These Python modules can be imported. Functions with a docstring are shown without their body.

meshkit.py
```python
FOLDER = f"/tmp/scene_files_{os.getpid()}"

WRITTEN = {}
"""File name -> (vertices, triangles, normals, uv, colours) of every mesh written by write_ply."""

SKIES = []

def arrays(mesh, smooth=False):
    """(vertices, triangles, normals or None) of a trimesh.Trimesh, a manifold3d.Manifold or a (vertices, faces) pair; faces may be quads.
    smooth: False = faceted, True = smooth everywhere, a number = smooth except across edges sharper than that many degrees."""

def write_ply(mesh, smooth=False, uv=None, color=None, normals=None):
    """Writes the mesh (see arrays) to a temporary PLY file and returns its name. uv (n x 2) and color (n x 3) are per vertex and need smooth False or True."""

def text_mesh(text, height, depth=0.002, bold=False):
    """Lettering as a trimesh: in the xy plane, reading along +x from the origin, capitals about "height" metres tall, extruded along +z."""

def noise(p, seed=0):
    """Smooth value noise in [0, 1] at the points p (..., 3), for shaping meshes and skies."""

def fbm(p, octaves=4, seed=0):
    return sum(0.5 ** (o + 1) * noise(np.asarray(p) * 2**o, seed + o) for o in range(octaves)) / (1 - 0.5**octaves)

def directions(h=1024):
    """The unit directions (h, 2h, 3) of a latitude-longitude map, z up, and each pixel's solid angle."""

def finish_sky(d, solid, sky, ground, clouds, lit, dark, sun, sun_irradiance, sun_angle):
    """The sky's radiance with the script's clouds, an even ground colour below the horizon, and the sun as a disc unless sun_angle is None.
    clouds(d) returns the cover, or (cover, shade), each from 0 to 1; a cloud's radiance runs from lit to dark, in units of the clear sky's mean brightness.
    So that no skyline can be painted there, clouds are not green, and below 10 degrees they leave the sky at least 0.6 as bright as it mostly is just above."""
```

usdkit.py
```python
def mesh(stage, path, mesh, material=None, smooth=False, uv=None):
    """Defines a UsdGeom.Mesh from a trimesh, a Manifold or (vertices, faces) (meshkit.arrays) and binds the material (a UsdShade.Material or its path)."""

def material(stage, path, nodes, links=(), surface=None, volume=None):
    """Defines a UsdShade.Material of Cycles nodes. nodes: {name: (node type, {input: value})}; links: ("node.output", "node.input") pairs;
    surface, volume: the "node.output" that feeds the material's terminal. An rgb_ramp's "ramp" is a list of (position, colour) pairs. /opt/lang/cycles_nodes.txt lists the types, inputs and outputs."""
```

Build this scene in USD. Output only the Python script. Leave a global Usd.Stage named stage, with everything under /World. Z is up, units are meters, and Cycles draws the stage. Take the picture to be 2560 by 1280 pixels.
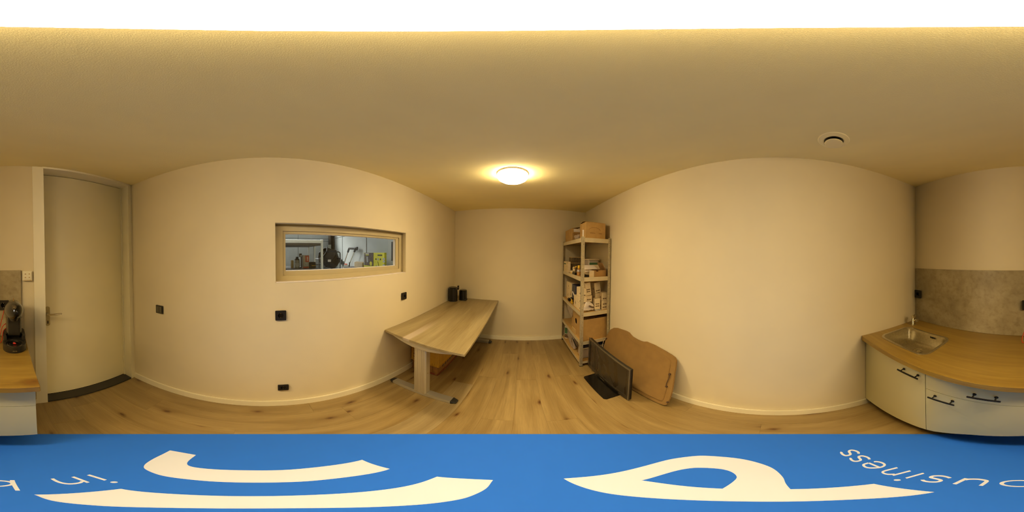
import math, random
import numpy as np, trimesh, usdkit, meshkit
import manifold3d as m3
from manifold3d import Manifold, CrossSection
from shapely import affinity
from shapely.geometry import Polygon, LineString, Point, box as sbox
from shapely.ops import unary_union
from pxr import Usd, UsdGeom, UsdLux, UsdShade, Gf, Sdf, Vt

random.seed(7)
stage = Usd.Stage.CreateInMemory()
UsdGeom.SetStageUpAxis(stage, "Z")
UsdGeom.SetStageMetersPerUnit(stage, 1.0)
UsdGeom.Xform.Define(stage, "/World")
UsdGeom.Scope.Define(stage, "/World/Looks")

# ---------------------------------------------------------------- camera, lamps' strength, exposure
EYE, FPX, HOR = 1.497, 900.0, 653.45        # eye height, focal length in pixels of a 2560 wide picture, row of the horizon
cam = UsdGeom.Camera.Define(stage, "/World/camera")
AP = 36.0
cam.CreateHorizontalApertureAttr(AP)
cam.CreateVerticalApertureAttr(AP / 2)
cam.CreateFocalLengthAttr(AP * FPX / 2560)
cam.CreateVerticalApertureOffsetAttr((HOR - 640) * AP / 2560)
cam.CreateClippingRangeAttr(Gf.Vec2f(0.05, 200))
cam.AddTranslateOp().Set(Gf.Vec3d(0, 0, EYE))
cam.AddRotateXOp().Set(90)
cam.CreateExposureAttr(0.0)
LAMP = (1.0, 0.77, 0.46)                    # warm white of both ceiling lamps
LAMP_A, LAMP_B = 11.6, 66.0                   # long lamp overhead, round lamp further in
HALL_LIGHT = 4.8                           # strip lights of the store room behind the window

# ---------------------------------------------------------------- the plan
# The room is drawn on a rectangular plan (metres, floor z = 0, eye at the plan's origin) and built on the bowed plan that the photograph
# shows: floor and ceiling stay flat, walls stay upright and bow outwards, both ends of the back wall come round to the left and right.
XL, XR, YB, YF, EYE0, TOP = -1.2436, 1.1698, -1.3249, 2.8723, 1.6661, 2.5
_c, _s = math.cos, math.sin
def _rot(rx, ry, rz):
    Rx = np.array([[1,0,0],[0,_c(rx),-_s(rx)],[0,_s(rx),_c(rx)]]); Ry = np.array([[_c(ry),0,_s(ry)],[0,1,0],[-_s(ry),0,_c(ry)]]); Rz = np.array([[_c(rz),-_s(rz),0],[_s(rz),_c(rz),0],[0,0,1]])
    return Ry @ Rx @ Rz
LEVEL = _rot(-0.00964776, -0.01367574, 0.05791656)
def angles(P, turn):
    d = (P - [0, 0, EYE0]) @ LEVEL
    lon = np.arctan2(d[:, 0], d[:, 1]); mid = (turn - 1280) / 1280 * math.pi
    lon = mid + (lon - mid + math.pi) % (2 * math.pi) - math.pi
    return lon / math.pi * 1280, np.arctan2(d[:, 2], np.hypot(d[:, 0], d[:, 1])) / math.pi * 1280
def bend(P, turn=1280):
    P = np.atleast_2d(np.asarray(P, float))
    lo = P * [1, 1, 0]; hi = lo + [0, 0, TOP]
    yf = EYE * FPX / (-angles(lo, turn)[1] + 640 - HOR)
    yc = (TOP - EYE) * FPX / (HOR - 640 + angles(hi, turn)[1])
    w = np.clip(P[:, 2] / TOP, 0, 1)
    Y = yf * (1 - w) + yc * w
    a, b = angles(P, turn)
    return np.stack([a * Y / FPX, Y, EYE + (HOR - 640 + b) * Y / FPX], 1)
L, M, R = 0, 1280, 2560                      # which way round the plan is followed: left end, middle, right end

# ---------------------------------------------------------------- shapes
def tm(m):
    if isinstance(m, trimesh.Trimesh): return m
    g = m.to_mesh(); return trimesh.Trimesh(np.array(g.vert_properties[:, :3], float), np.array(g.tri_verts), process=False)
def man(t):
    t = trimesh.Trimesh(t.vertices, t.faces, process=True)
    return Manifold(m3.Mesh(vert_properties=np.array(t.vertices, np.float32), tri_verts=np.array(t.faces, np.uint32)))
def box(x0, x1, y0, y1, z0, z1, c=0.0):
    x0, x1, y0, y1, z0, z1 = min(x0,x1), max(x0,x1), min(y0,y1), max(y0,y1), min(z0,z1), max(z0,z1)
    def b(ax, ay, az): return Manifold.cube((x1-x0-2*ax, y1-y0-2*ay, z1-z0-2*az)).translate((x0+ax, y0+ay, z0+az))
    if c <= 0: return b(0, 0, 0)
    c = min(c, .49*min(x1-x0, y1-y0, z1-z0))
    return Manifold.batch_hull([b(0, c, c), b(c, 0, c), b(c, c, 0)])
def U(*ms):
    ms = [m for x in ms for m in (x if isinstance(x, (list, tuple)) else [x])]
    return Manifold.batch_boolean(ms, m3.OpType.Add) if len(ms) > 1 else ms[0]
def ball(p, r, n=16): return Manifold.sphere(r, n).translate(tuple(map(float, p)))
def rod(pts, r, n=10, closed=False):
    pts = [np.asarray(p, float) for p in pts]; rs = r if isinstance(r, (list, tuple)) else [r]*len(pts)
    if closed: pts.append(pts[0]); rs = list(rs)+[rs[0]]
    return U([Manifold.batch_hull([ball(a, ra, n), ball(b, rb, n)]) for a, b, ra, rb in zip(pts, pts[1:], rs, rs[1:])])
def cyl(p, q, r, r2=None, n=32):
    p, q = np.asarray(p, float), np.asarray(q, float); d = q-p; h = np.linalg.norm(d)
    m = Manifold.cylinder(h, r, r if r2 is None else r2, n)
    T = trimesh.geometry.align_vectors([0,0,1], d/h); T[:3,3] = p
    return m.transform(T[:3,:4])
def lathe(prof, at, n=48): return Manifold.revolve(CrossSection([prof]), n).translate(tuple(map(float, at)))
def poly(pg, z0, z1):
    out = []
    for g in getattr(pg, 'geoms', [pg]):
        if g.geom_type != 'Polygon' or g.is_empty or g.area < 1e-9: continue
        cs = CrossSection([list(g.exterior.coords)[:-1]] + [list(i.coords)[:-1] for i in g.interiors], m3.FillRule.EvenOdd)
        out.append(Manifold.extrude(cs, z1-z0).translate((0,0,z0)))
    return U(out)
def rrect(x0, x1, y0, y1, r, res=6): return sbox(x0+r, y0+r, x1-r, y1-r).buffer(r, quad_segs=res)
def rot(m, deg, axis, at):
    T = trimesh.transformations.rotation_matrix(math.radians(deg), axis, at); return m.transform(T[:3,:4])
def spline(pts, n=8):
    from scipy.interpolate import CubicSpline
    pts = np.array(pts, float); t = np.arange(len(pts)); return CubicSpline(t, pts)(np.linspace(0, len(pts)-1, (len(pts)-1)*n+1))
def facing(m, wall, at):
    """m is drawn in the xy plane looking up z; hang it on a wall: z becomes the way out of the wall."""
    A = {'left': [[0,0,1],[-1,0,0],[0,1,0]], 'right': [[0,0,-1],[1,0,0],[0,1,0]], 'back': [[-1,0,0],[0,0,1],[0,1,0]], 'far': [[1,0,0],[0,0,-1],[0,1,0]], 'up': [[1,0,0],[0,1,0],[0,0,1]]}[wall]
    return m.transform(np.c_[np.array(A, float), np.array(at, float)])
def text(s, h, d=.001, bold=True):
    return U([man(c) for c in meshkit.text_mesh(s, h, d, bold).split()])

# ---------------------------------------------------------------- prims
used = {}
def numbered(parent, name):
    k = used.get((parent, name), 0); used[(parent, name)] = k+1
    return f'{parent}/{name}' + (f'_{k:03d}' if k else '')
class Node:
    def __init__(s, path, base, turn): s.path, s.base, s.turn = path, base, turn
def tag(prim, label=None, cat=None, group=None, kind=None):
    for k, v in (('label', label), ('category', cat), ('group', group), ('kind', kind)):
        if v: prim.SetCustomDataByKey(k, v)
MATS = {}
def emit(path, m, mat, base, turn=M, smooth=32, fine=.07, rest=None, raw=False, off=None, xlate=False):
    if not isinstance(m, trimesh.Trimesh):
        if not raw: m = m.refine_to_length(fine)
        m = tm(m)
    if smooth: m = trimesh.graph.smooth_shade(trimesh.Trimesh(m.vertices, m.faces, process=True), angle=math.radians(smooth), facet_minarea=None)
    P = np.array(m.vertices); Q = P.copy() if raw else bend(P, turn)
    G = P if rest is None else P[:, rest]
    if off is not None: G = G + off
    g = usdkit.mesh(stage, path, (Q - base, np.array(m.faces)), MATS[mat], smooth=True if smooth else False)
    if smooth:
        pv = UsdGeom.PrimvarsAPI(g).CreatePrimvar('plan', Sdf.ValueTypeNames.Float3Array, 'vertex'); pv.Set(Vt.Vec3fArray.FromNumpy(np.ascontiguousarray(G, np.float32)))
    if xlate: g.AddTranslateOp().Set(Gf.Vec3d(*map(float, base)))
    return g
def thing(name, label, cat, at, turn=M, group=None, kind=None, raw=False):
    base = np.array(at, float) if raw else bend(at, turn)[0]
    p = numbered('/World', name); x = UsdGeom.Xform.Define(stage, p); x.AddTranslateOp().Set(Gf.Vec3d(*map(float, base)))
    tag(x.GetPrim(), label, cat, group, kind); return Node(p, base, turn)
def part(t, name, m, mat, label=None, kind=None, **k):
    p = numbered(t.path, name); k.setdefault('turn', t.turn)
    g = emit(p, m, mat, t.base, **k); tag(g.GetPrim(), label, kind=kind); return Node(p, t.base, t.turn)
def solo(name, label, cat, m, mat, at, turn=M, group=None, kind=None, raw=False, **k):
    base = np.array(at, float) if raw else bend(at, turn)[0]
    p = numbered('/World', name); g = emit(p, m, mat, base, turn=turn, raw=raw, xlate=True, **k); tag(g.GetPrim(), label, cat, group, kind); return Node(p, base, turn)
def struct(name, m, mat, turn=M, raw=False, **k):
    return solo(name, None, None, m, mat, (0, 0, 0), turn, kind='structure', raw=True, **k) if raw else _struct(name, m, mat, turn, **k)
def _struct(name, m, mat, turn, **k):
    p = numbered('/World', name); g = emit(p, m, mat, np.zeros(3), turn=turn, **k); tag(g.GetPrim(), kind='structure'); return Node(p, np.zeros(3), turn)

# ---------------------------------------------------------------- materials
def look(name, nodes, links, surface='p.BSDF'): MATS[name] = usdkit.material(stage, f'/World/Looks/{name}', nodes, links, surface=surface)
NEUTRAL = 'logo_blue logo_white concrete_hall hall_floor hall_joint rack_white rack_board drum_brown frame_black bottle_grey tin_yellow carton_red carton_grey carton_yellow photo_brown photo_pale hall_card paper_white'.split()
def plain(name, col, rough=.5, metal=0., spec=.5, bump=0., bscale=300, vary=.06, vscale=6, **kw):
    """A colour with faint unevenness and, where asked, a fine relief."""
    col = np.array(col)*(1, 1, 1 if name in NEUTRAL else .84)
    n = {'a': ('attribute', {'attribute': 'plan'}), 'n': ('noise_texture', {'scale': float(vscale), 'detail': 3.0}),
         'r': ('rgb_ramp', {'ramp': [(0.3, tuple(col*(1-vary))), (0.7, tuple(np.minimum(col*(1+vary), 1)))]}),
         'p': ('principled_bsdf', {'roughness': rough, 'metallic': metal, 'specular_ior_level': spec, **kw})}
    l = [('a.vector', 'n.vector'), ('n.fac', 'r.fac'), ('r.color', 'p.base_color')]
    if bump:
        n['n2'] = ('noise_texture', {'scale': float(bscale), 'detail': 3.0}); n['b'] = ('bump', {'strength': bump, 'distance': .002})
        l += [('a.vector', 'n2.vector'), ('n2.fac', 'b.height'), ('b.normal', 'p.normal')]
    look(name, n, l)
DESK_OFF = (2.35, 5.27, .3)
def wood(name, dark, light, rough=.45, knots=0., grain=(1.3, 16.), fine=(6., 160.), vary=.5, knot=(.22, .12, .065), spec=.35, stripe=None):
    dark, light = np.array(dark)*(1, 1, .84), np.array(light)*(1, 1, .84); mid = (dark+light)/2
    n = {'a': ('attribute', {'attribute': 'plan'}),
         'm1': ('mapping', {'scale': (grain[0], grain[1], grain[1])}), 'n1': ('noise_texture', {'scale': 1.0, 'detail': 5.0, 'roughness': .55, 'distortion': .7}),
         'm2': ('mapping', {'scale': (fine[0], fine[1], fine[1])}), 'n2': ('noise_texture', {'scale': 1.0, 'detail': 3.0, 'roughness': .6}),
         'r1': ('rgb_ramp', {'ramp': [(.25, tuple(dark)), (.5, tuple(mid)), (.72, tuple(light))]}),
         'r2': ('rgb_ramp', {'ramp': [(.3, (1-vary*.35,)*3), (.62, (1.0,)*3)]}),
         'x': ('mix', {'mix_type': 'multiply', 'fac': 1.0}),
         'p': ('principled_bsdf', {'roughness': rough, 'specular_ior_level': spec}), 'b': ('bump', {'strength': .08, 'distance': .001})}
    l = [('a.vector', 'm1.vector'), ('m1.vector', 'n1.vector'), ('a.vector', 'm2.vector'), ('m2.vector', 'n2.vector'), ('n1.fac', 'r1.fac'), ('n2.fac', 'r2.fac'),
         ('r1.color', 'x.color1'), ('r2.color', 'x.color2'), ('n2.fac', 'b.height'), ('b.normal', 'p.normal')]
    last = 'x.color'
    if knots:
        n |= {'m3': ('mapping', {'scale': (1.25*knots, 3.1*knots, 1.)}), 'nk': ('noise_texture', {'scale': 7.0, 'detail': 2.0}), 'sep': ('vector_math', {'math_type': 'multiply_add', 'vector2': (.1, .16, 0.)}),
              'v': ('voronoi_texture', {'dimensions': '2D', 'feature': 'f1', 'scale': 1.0, 'randomness': 1.0}),
              'rk': ('rgb_ramp', {'ramp': [(0., knot), (.018, tuple(np.array(knot)*1.6)), (.038, (.60, .50, .40)), (.075, (.90, .86, .80)), (.17, (1, 1, 1))]}),
              'y': ('mix', {'mix_type': 'multiply', 'fac': 1.0})}
        l += [('a.vector', 'm3.vector'), ('a.vector', 'nk.vector'), ('nk.color', 'sep.vector1'), ('m3.vector', 'sep.vector3'), ('sep.vector', 'v.vector'), ('v.distance', 'rk.fac'), ('x.color', 'y.color1'), ('rk.color', 'y.color2')]
        last = 'y.color'
    if stripe:      # a pale band, fading along the grain
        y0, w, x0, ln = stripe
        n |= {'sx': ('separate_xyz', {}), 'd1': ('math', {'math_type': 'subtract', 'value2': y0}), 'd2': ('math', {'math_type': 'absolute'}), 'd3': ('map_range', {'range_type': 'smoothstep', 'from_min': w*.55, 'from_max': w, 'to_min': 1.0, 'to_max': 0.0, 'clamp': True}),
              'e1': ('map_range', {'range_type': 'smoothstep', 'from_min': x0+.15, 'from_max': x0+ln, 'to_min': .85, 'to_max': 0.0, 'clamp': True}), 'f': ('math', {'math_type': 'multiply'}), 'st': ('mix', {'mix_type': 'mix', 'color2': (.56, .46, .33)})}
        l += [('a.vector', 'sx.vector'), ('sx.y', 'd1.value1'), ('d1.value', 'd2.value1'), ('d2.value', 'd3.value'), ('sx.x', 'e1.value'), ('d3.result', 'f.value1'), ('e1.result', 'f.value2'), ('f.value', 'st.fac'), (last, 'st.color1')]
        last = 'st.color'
    look(name, n, l + [(last, 'p.base_color')])

WALL = (.74, .65, .50)
plain('wall_paint', WALL, .85, bump=.25, bscale=260, vary=.025, vscale=2)
plain('vent_paint', (.88, .77, .47), .35, vary=.01)
plain('ceiling_paint', (.95, .82, .44), .9, bump=.5, bscale=150, vary=.02, vscale=2)
plain('trim_white', (.86, .80, .68), .45, vary=.02)
plain('door_paint', (.86, .78, .58), .4, vary=.02, vscale=3)
plain('front_white', (.62, .56, .34), .35, vary=.015, vscale=2)
plain('window_paint', (.52, .44, .29), .4, vary=.02)
plain('switch_cream', (.84, .78, .66), .35, vary=.01)
plain('black_plastic', (.013, .011, .009), .45, vary=.1, spec=.28)
plain('black_gloss', (.008, .007, .006), .16, vary=.1, spec=.3)
plain('black_rubber', (.02, .018, .015), .7, vary=.1)
plain('grout', (.15, .095, .04), .9)
plain('steel', (.62, .56, .48), .28, metal=1., vary=.05, vscale=30)
plain('chrome', (.8, .76, .7), .08, metal=1., vary=.02)
plain('brushed_steel', (.56, .51, .43), .34, metal=1., vary=.12, vscale=60)
plain('alu', (.62, .60, .57), .3, metal=.9, vary=.06, vscale=20)
plain('leg_paint', (.50, .44, .35), .38, metal=.35, vary=.03)
plain('foot_paint', (.50, .47, .44), .35, metal=.5, vary=.04)
plain('galvanised', (.52, .46, .37), .42, metal=.45, vary=.12, vscale=40)
plain('beam_paint', (.66, .57, .43), .42, metal=.2, vary=.05, vscale=14)
plain('chipboard', (.55, .35, .13), .7, vary=.16, vscale=90)
plain('cardboard', (.50, .31, .12), .8, vary=.07, vscale=14, bump=.15, bscale=60)
plain('cardboard_dark', (.38, .215, .075), .85, vary=.08, vscale=14)
plain('cardboard_pale', (.60, .42, .20), .8, vary=.06, vscale=14)
plain('carton_white', (.80, .66, .48), .6, vary=.05, vscale=25)
plain('carton_edge', (.70, .55, .36), .6, vary=.05)
plain('print_dark', (.16, .10, .06), .6, vary=.3, vscale=120)
plain('print_brown', (.34, .195, .07), .7, vary=.25, vscale=90)
plain('paper_white', (.86, .78, .68), .6, vary=.03)
plain('shelf_felt', (.27, .155, .048), .95, vary=.07, vscale=10, bump=.3, bscale=500)
plain('cord_brown', (.07, .035, .015), .7)
plain('tv_frame', (.045, .036, .026), .28, vary=.1)
plain('tv_edge', (.20, .17, .13), .3, metal=.3, vary=.05)
plain('tv_screen', (.030, .021, .012), .22, spec=.7, vary=.1)
plain('red_cable', (.62, .045, .012), .4, vary=.05)
plain('red_plastic', (.65, .03, .03), .35)
plain('yellow_plastic', (.74, .46, .03), .45, vary=.05)
plain('crate_yellow', (.50, .27, .02), .5, vary=.12, vscale=12)
plain('crate_brown', (.26, .12, .03), .55, vary=.15, vscale=12)
plain('crate_red', (.17, .035, .012), .6, vary=.1)
plain('orange_label', (.42, .21, .06), .5)
plain('green_print', (.06, .16, .07), .5, vary=.15, vscale=60)
plain('blue_box', (.02, .025, .07), .5, vary=.1)
plain('drawer_grey', (.14, .105, .06), .4, vary=.25, vscale=40)
plain('logo_blue', (.022, .18, .88), .8, vary=.01, spec=.2)
plain('logo_white', (.78, .84, .99), .8, vary=.0, spec=.2)
plain('concrete_hall', (.50, .52, .50), .9, vary=.06, vscale=1.5)
plain('hall_floor', (.30, .30, .29), .8, vary=.1, vscale=2)
plain('hall_joint', (.10, .11, .11), .9)
plain('rack_white', (.78, .80, .78), .45, vary=.04)
plain('rack_board', (.14, .125, .115), .7, vary=.15, vscale=6)
plain('drum_brown', (.045, .036, .026), .75, vary=.2, vscale=5, spec=.15)
plain('frame_black', (.02, .02, .02), .5)
plain('bottle_grey', (.26, .25, .21), .4, vary=.15, vscale=20)
plain('tin_yellow', (.60, .42, .16), .45, vary=.1)
plain('carton_red', (.50, .10, .055), .6, vary=.12, vscale=25)
plain('carton_grey', (.42, .36, .29), .6, vary=.12, vscale=25)
plain('carton_yellow', (.72, .66, .02), .5, vary=.04, vscale=10)
plain('photo_brown', (.11, .075, .05), .5, vary=.6, vscale=26)
plain('photo_pale', (.42, .42, .40), .5, vary=.4, vscale=40)
plain('hall_card', (.56, .42, .24), .8, vary=.08, vscale=8)
wood('worktop_oak', (.27, .155, .024), (.39, .25, .046), rough=.38, grain=(1.6, 22.), fine=(5., 150.), knots=.55, knot=(.4, .28, .17))
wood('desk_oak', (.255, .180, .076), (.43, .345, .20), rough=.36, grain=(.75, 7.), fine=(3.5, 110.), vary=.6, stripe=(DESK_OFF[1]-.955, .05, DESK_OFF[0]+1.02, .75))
for i, k in enumerate((1.0, .93, 1.07, 1.0)):
    wood(f'floor_oak_{"abcd"[i]}', np.array((.235, .150, .053))*k, np.array((.39, .275, .122))*(k if i != 3 else 1.05), rough=.42, knots=1., grain=(1.1, 11.), fine=(5., 140.))
wood('floor_oak_pale', (.30, .215, .105), (.44, .335, .185), rough=.42, knots=.7, grain=(1.1, 11.), fine=(5., 140.))
look('splash_concrete', {'a': ('attribute', {'attribute': 'plan'}), 'n': ('noise_texture', {'scale': 5.0, 'detail': 8.0, 'roughness': .62}), 'n2': ('noise_texture', {'scale': 26.0, 'detail': 4.0}),
     'r': ('rgb_ramp', {'ramp': [(.28, (.245, .198, .105)), (.5, (.36, .30, .165)), (.7, (.45, .385, .225))]}), 'r2': ('rgb_ramp', {'ramp': [(.30, (.82, .80, .76)), (.5, (1, 1, 1))]}),
     'x': ('mix', {'mix_type': 'multiply', 'fac': 1.0}), 'p': ('principled_bsdf', {'roughness': .5})},
     [('a.vector', 'n.vector'), ('a.vector', 'n2.vector'), ('n.fac', 'r.fac'), ('n2.fac', 'r2.fac'), ('r.color', 'x.color1'), ('r2.color', 'x.color2'), ('x.color', 'p.base_color')])
look('window_glass', {'f': ('fresnel', {'IOR': 1.45}), 'q': ('geometry', {}), 'k': ('math', {'math_type': 'subtract', 'value1': 1.0}), 'x': ('math', {'math_type': 'multiply'}),
     't': ('transparent_bsdf', {'color': (.98, .99, .98)}), 'g': ('glossy_bsdf', {'color': (1, 1, 1), 'roughness': .02}), 'm': ('mix_closure', {})},
     [('q.backfacing', 'k.value2'), ('f.fac', 'x.value1'), ('k.value', 'x.value2'), ('x.value', 'm.fac'), ('t.BSDF', 'm.closure1'), ('g.BSDF', 'm.closure2')], 'm.closure')
look('clear_plastic', {'a': ('attribute', {'attribute': 'plan'}), 't': ('transparent_bsdf', {'color': (.92, .88, .82)}), 'g': ('principled_bsdf', {'base_color': (.8, .72, .62), 'roughness': .25}), 'm': ('mix_closure', {'fac': .42})},
     [('t.BSDF', 'm.closure1'), ('g.BSDF', 'm.closure2')], 'm.closure')
for nm, s in (('lamp_long', LAMP_A), ('lamp_round', LAMP_B)):
    look(nm, {'e': ('emission', {'color': LAMP, 'strength': s})}, [], 'e.emission')
look('led', {'e': ('emission', {'color': (1, .95, .85), 'strength': 1.6})}, [], 'e.emission')

# ---------------------------------------------------------------- strip lights of the store room behind the window
for x, y, z, w, h in ((-4.3, 6.2, 3.5, 3.0, 2.0), (-9.6, 13.0, 3.8, 3.5, 4.0)):
    l = UsdLux.RectLight.Define(stage, '/World/hall_strip_light' + ('' if x > -5 else '_001')); l.CreateWidthAttr(w); l.CreateHeightAttr(h)
    l.CreateIntensityAttr(HALL_LIGHT*(1 if x > -5 else 3.0)); l.CreateColorAttr(Gf.Vec3f(1, 1, .97)); l.AddTranslateOp().Set(Gf.Vec3d(x, y, z))

# ---------------------------------------------------------------- room shell
T = .10
def plan_line(pts, turn, z, n=40):
    out = []
    for a, b in zip(pts, pts[1:]):
        for t in np.linspace(0, 1, n, endpoint=False): out.append(np.array(a)*(1-t)+np.array(b)*t)
    out.append(np.array(pts[-1])); return bend(np.c_[np.array(out), np.full(len(out), z)], turn)[:, :2]
def outline(z, o):
    a = plan_line([(.42, YB-o), (XL-o, YB-o)], L, z); b = plan_line([(XL-o, YB-o), (XL-o, YF+o), (XR+o, YF+o), (XR+o, YB-o)], M, z, 60); c = plan_line([(XR+o, YB-o), (-.42, YB-o)], R, z)
    ring = np.vstack([a, b, c]); 
    return Polygon(np.vstack([ring, [(ring[-1][0]+.02, -1.6), (ring[0][0]-.02, -1.6)]])), ring
slab, ring = outline(0, .09)
struct('ceiling', poly(outline(TOP, .05)[0], TOP, TOP+.12).refine_to_length(.4), 'ceiling_paint', raw=True)
FLOOR = struct('floor', poly(slab, -.12, -.007).refine_to_length(.4), 'grout', raw=True)

# oak planks, one mesh each
PW, PL_ = .21, 1.36
joints = {-1: .38, 0: 1.02, 1: .36, 2: 1.0, 3: .40}
rng = random.Random(3)
eye_spot = Point(0, 0).buffer(.70, quad_segs=24)
for k in range(-5, 7):
    x0 = -.24 + PW*k - .0; x1 = x0 + PW
    j0 = joints.get(k, rng.uniform(0, PL_))
    y = j0 - PL_*4
    while y < YF + .05:
        pg = sbox(max(x0, XL-.05)+.0004, max(y, YB-.04)+.0004, min(x1, XR+.05)-.0004, min(y+PL_, YF+.04)-.0004) if min(y+PL_, YF+.04) > max(y, YB-.04)+.01 and min(x1, XR+.05) > max(x0, XL-.05)+.01 else None
        if pg is not None and x1 > -.06: pg = pg.difference(sbox(-.06, -3, 3, -.80))
        if pg is not None: pg = pg.difference(eye_spot)
        if pg is not None and pg.area > 1e-3:
            pale = k == -2 and abs((y) - (j0-PL_)) < 3 and y < 1.0 and y+PL_ > 1.0
            part(FLOOR, 'plank', poly(pg, -.007, 0), 'floor_oak_pale' if pale else f'floor_oak_{rng.choice("abcd")}', turn=640 if k < 1 else 1920, rest=[1, 0, 2], off=np.array([rng.uniform(0, 50), rng.uniform(0, 50), 0]), fine=.09, smooth=20)
        y += PL_

WIN = (.077, 1.447, 1.440, 1.906)
w = box(XL-T, XL, YB, YF, 0, TOP) - box(XL-T-.1, XL+.1, WIN[0], WIN[1], WIN[2], WIN[3])
struct('wall_left', w, 'wall_paint', fine=.09)
struct('wall_far', box(XL-T, XR+T, YF, YF+T, 0, TOP), 'wall_paint', fine=.09)
struct('wall_right', box(XR, XR+T, YB, YF, 0, TOP), 'wall_paint', fine=.09)
struct('wall_kitchen', box(-.40, XR+T, YB-T, YB, 0, TOP), 'wall_paint', turn=R, fine=.09)
struct('wall_back', U(box(-.199, .40, YB-.16, YB, 0, TOP)), 'wall_paint', turn=L, fine=.09)
# walls beside and behind the camera
e0, e1 = bend((.40, YB, 0), L)[0], bend((-.40, YB, 0), R)[0]
struct('wall_near_left', box(e0[0]-.1, e0[0], -1.5, e0[1]+.1, 0, TOP), 'wall_paint', raw=True)
struct('wall_near_right', box(e1[0], e1[0]+.1, -1.5, e1[1]+.1, 0, TOP), 'wall_paint', raw=True)
struct('wall_near', box(e0[0]-.1, e1[0]+.1, -1.6, -1.5, 0, TOP), 'wall_paint', raw=True)

def skirting(pts, z=.085): return poly(Polygon(pts), 0, z-.006) + poly(Polygon(pts).buffer(-.0015), z-.006, z)
struct('baseboard_left', skirting([(XL, YB+.005), (XL+.013, YB+.005), (XL+.013, YF), (XL, YF)], .095), 'trim_white', fine=.06)
struct('baseboard_far', skirting([(XL+.013, YF-.013), (XR-.013, YF-.013), (XR-.013, YF), (XL+.013, YF)], .085), 'trim_white', fine=.06)
struct('baseboard_right', skirting([(XR-.013, -.74), (XR, -.74), (XR, YF), (XR-.013, YF)], .09), 'trim_white', fine=.06)
struct('baseboard_back', skirting([(-.199, YB), (-.11, YB), (-.11, YB+.013), (-.199, YB+.013)], .085), 'trim_white', turn=L)

# ---------------------------------------------------------------- door
D = _struct('door_1', box(-1.19, -.29, YB-.155, YB-.115, .022, 2.478, .003), 'door_paint', L, fine=.08)
def dpart(name, m, mat, label=None, parent=None, **k): return part(parent or D, name, m, mat, label, turn=L, **k)
fr = dpart('door_frame', U(box(-.29, -.197, YB-.16, YB+.010, 0, 2.497), box(XL, -1.19, YB-.16, YB+.006, 0, 2.497), box(-1.2, -.28, YB-.16, YB+.012, 2.480, 2.499)), 'trim_white', fine=.08)
dpart('door_stop', U(box(-1.19, -1.176, YB-.115, YB-.1, .02, 2.48), box(-.30, -.29, YB-.115, YB-.1, .02, 2.48)), 'trim_white')
dpart('threshold', box(-1.188, -.292, YB-.115, YB+.004, 0, .022, .003), 'black_rubber', 'black rubber threshold strip')
h = dpart('door_handle', facing(poly(rrect(-.021, .021, -.098, .098, .018), 0, .008), 'back', (-.334, YB-.1145, 1.105)), 'steel', 'brushed steel handle plate')
dpart('lever', rod([(-.327, YB-.11, 1.139), (-.327, YB-.062, 1.139), (-.335, YB-.054, 1.139), (-.445, YB-.054, 1.137)], [.009, .009, .009, .0085], 14), 'steel', parent=h)
dpart('keyhole', facing(poly(rrect(-.005, .005, -.016, .016, .004), 0, .001), 'back', (-.334, YB-.1068, 1.045)), 'black_plastic', parent=h)

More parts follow.
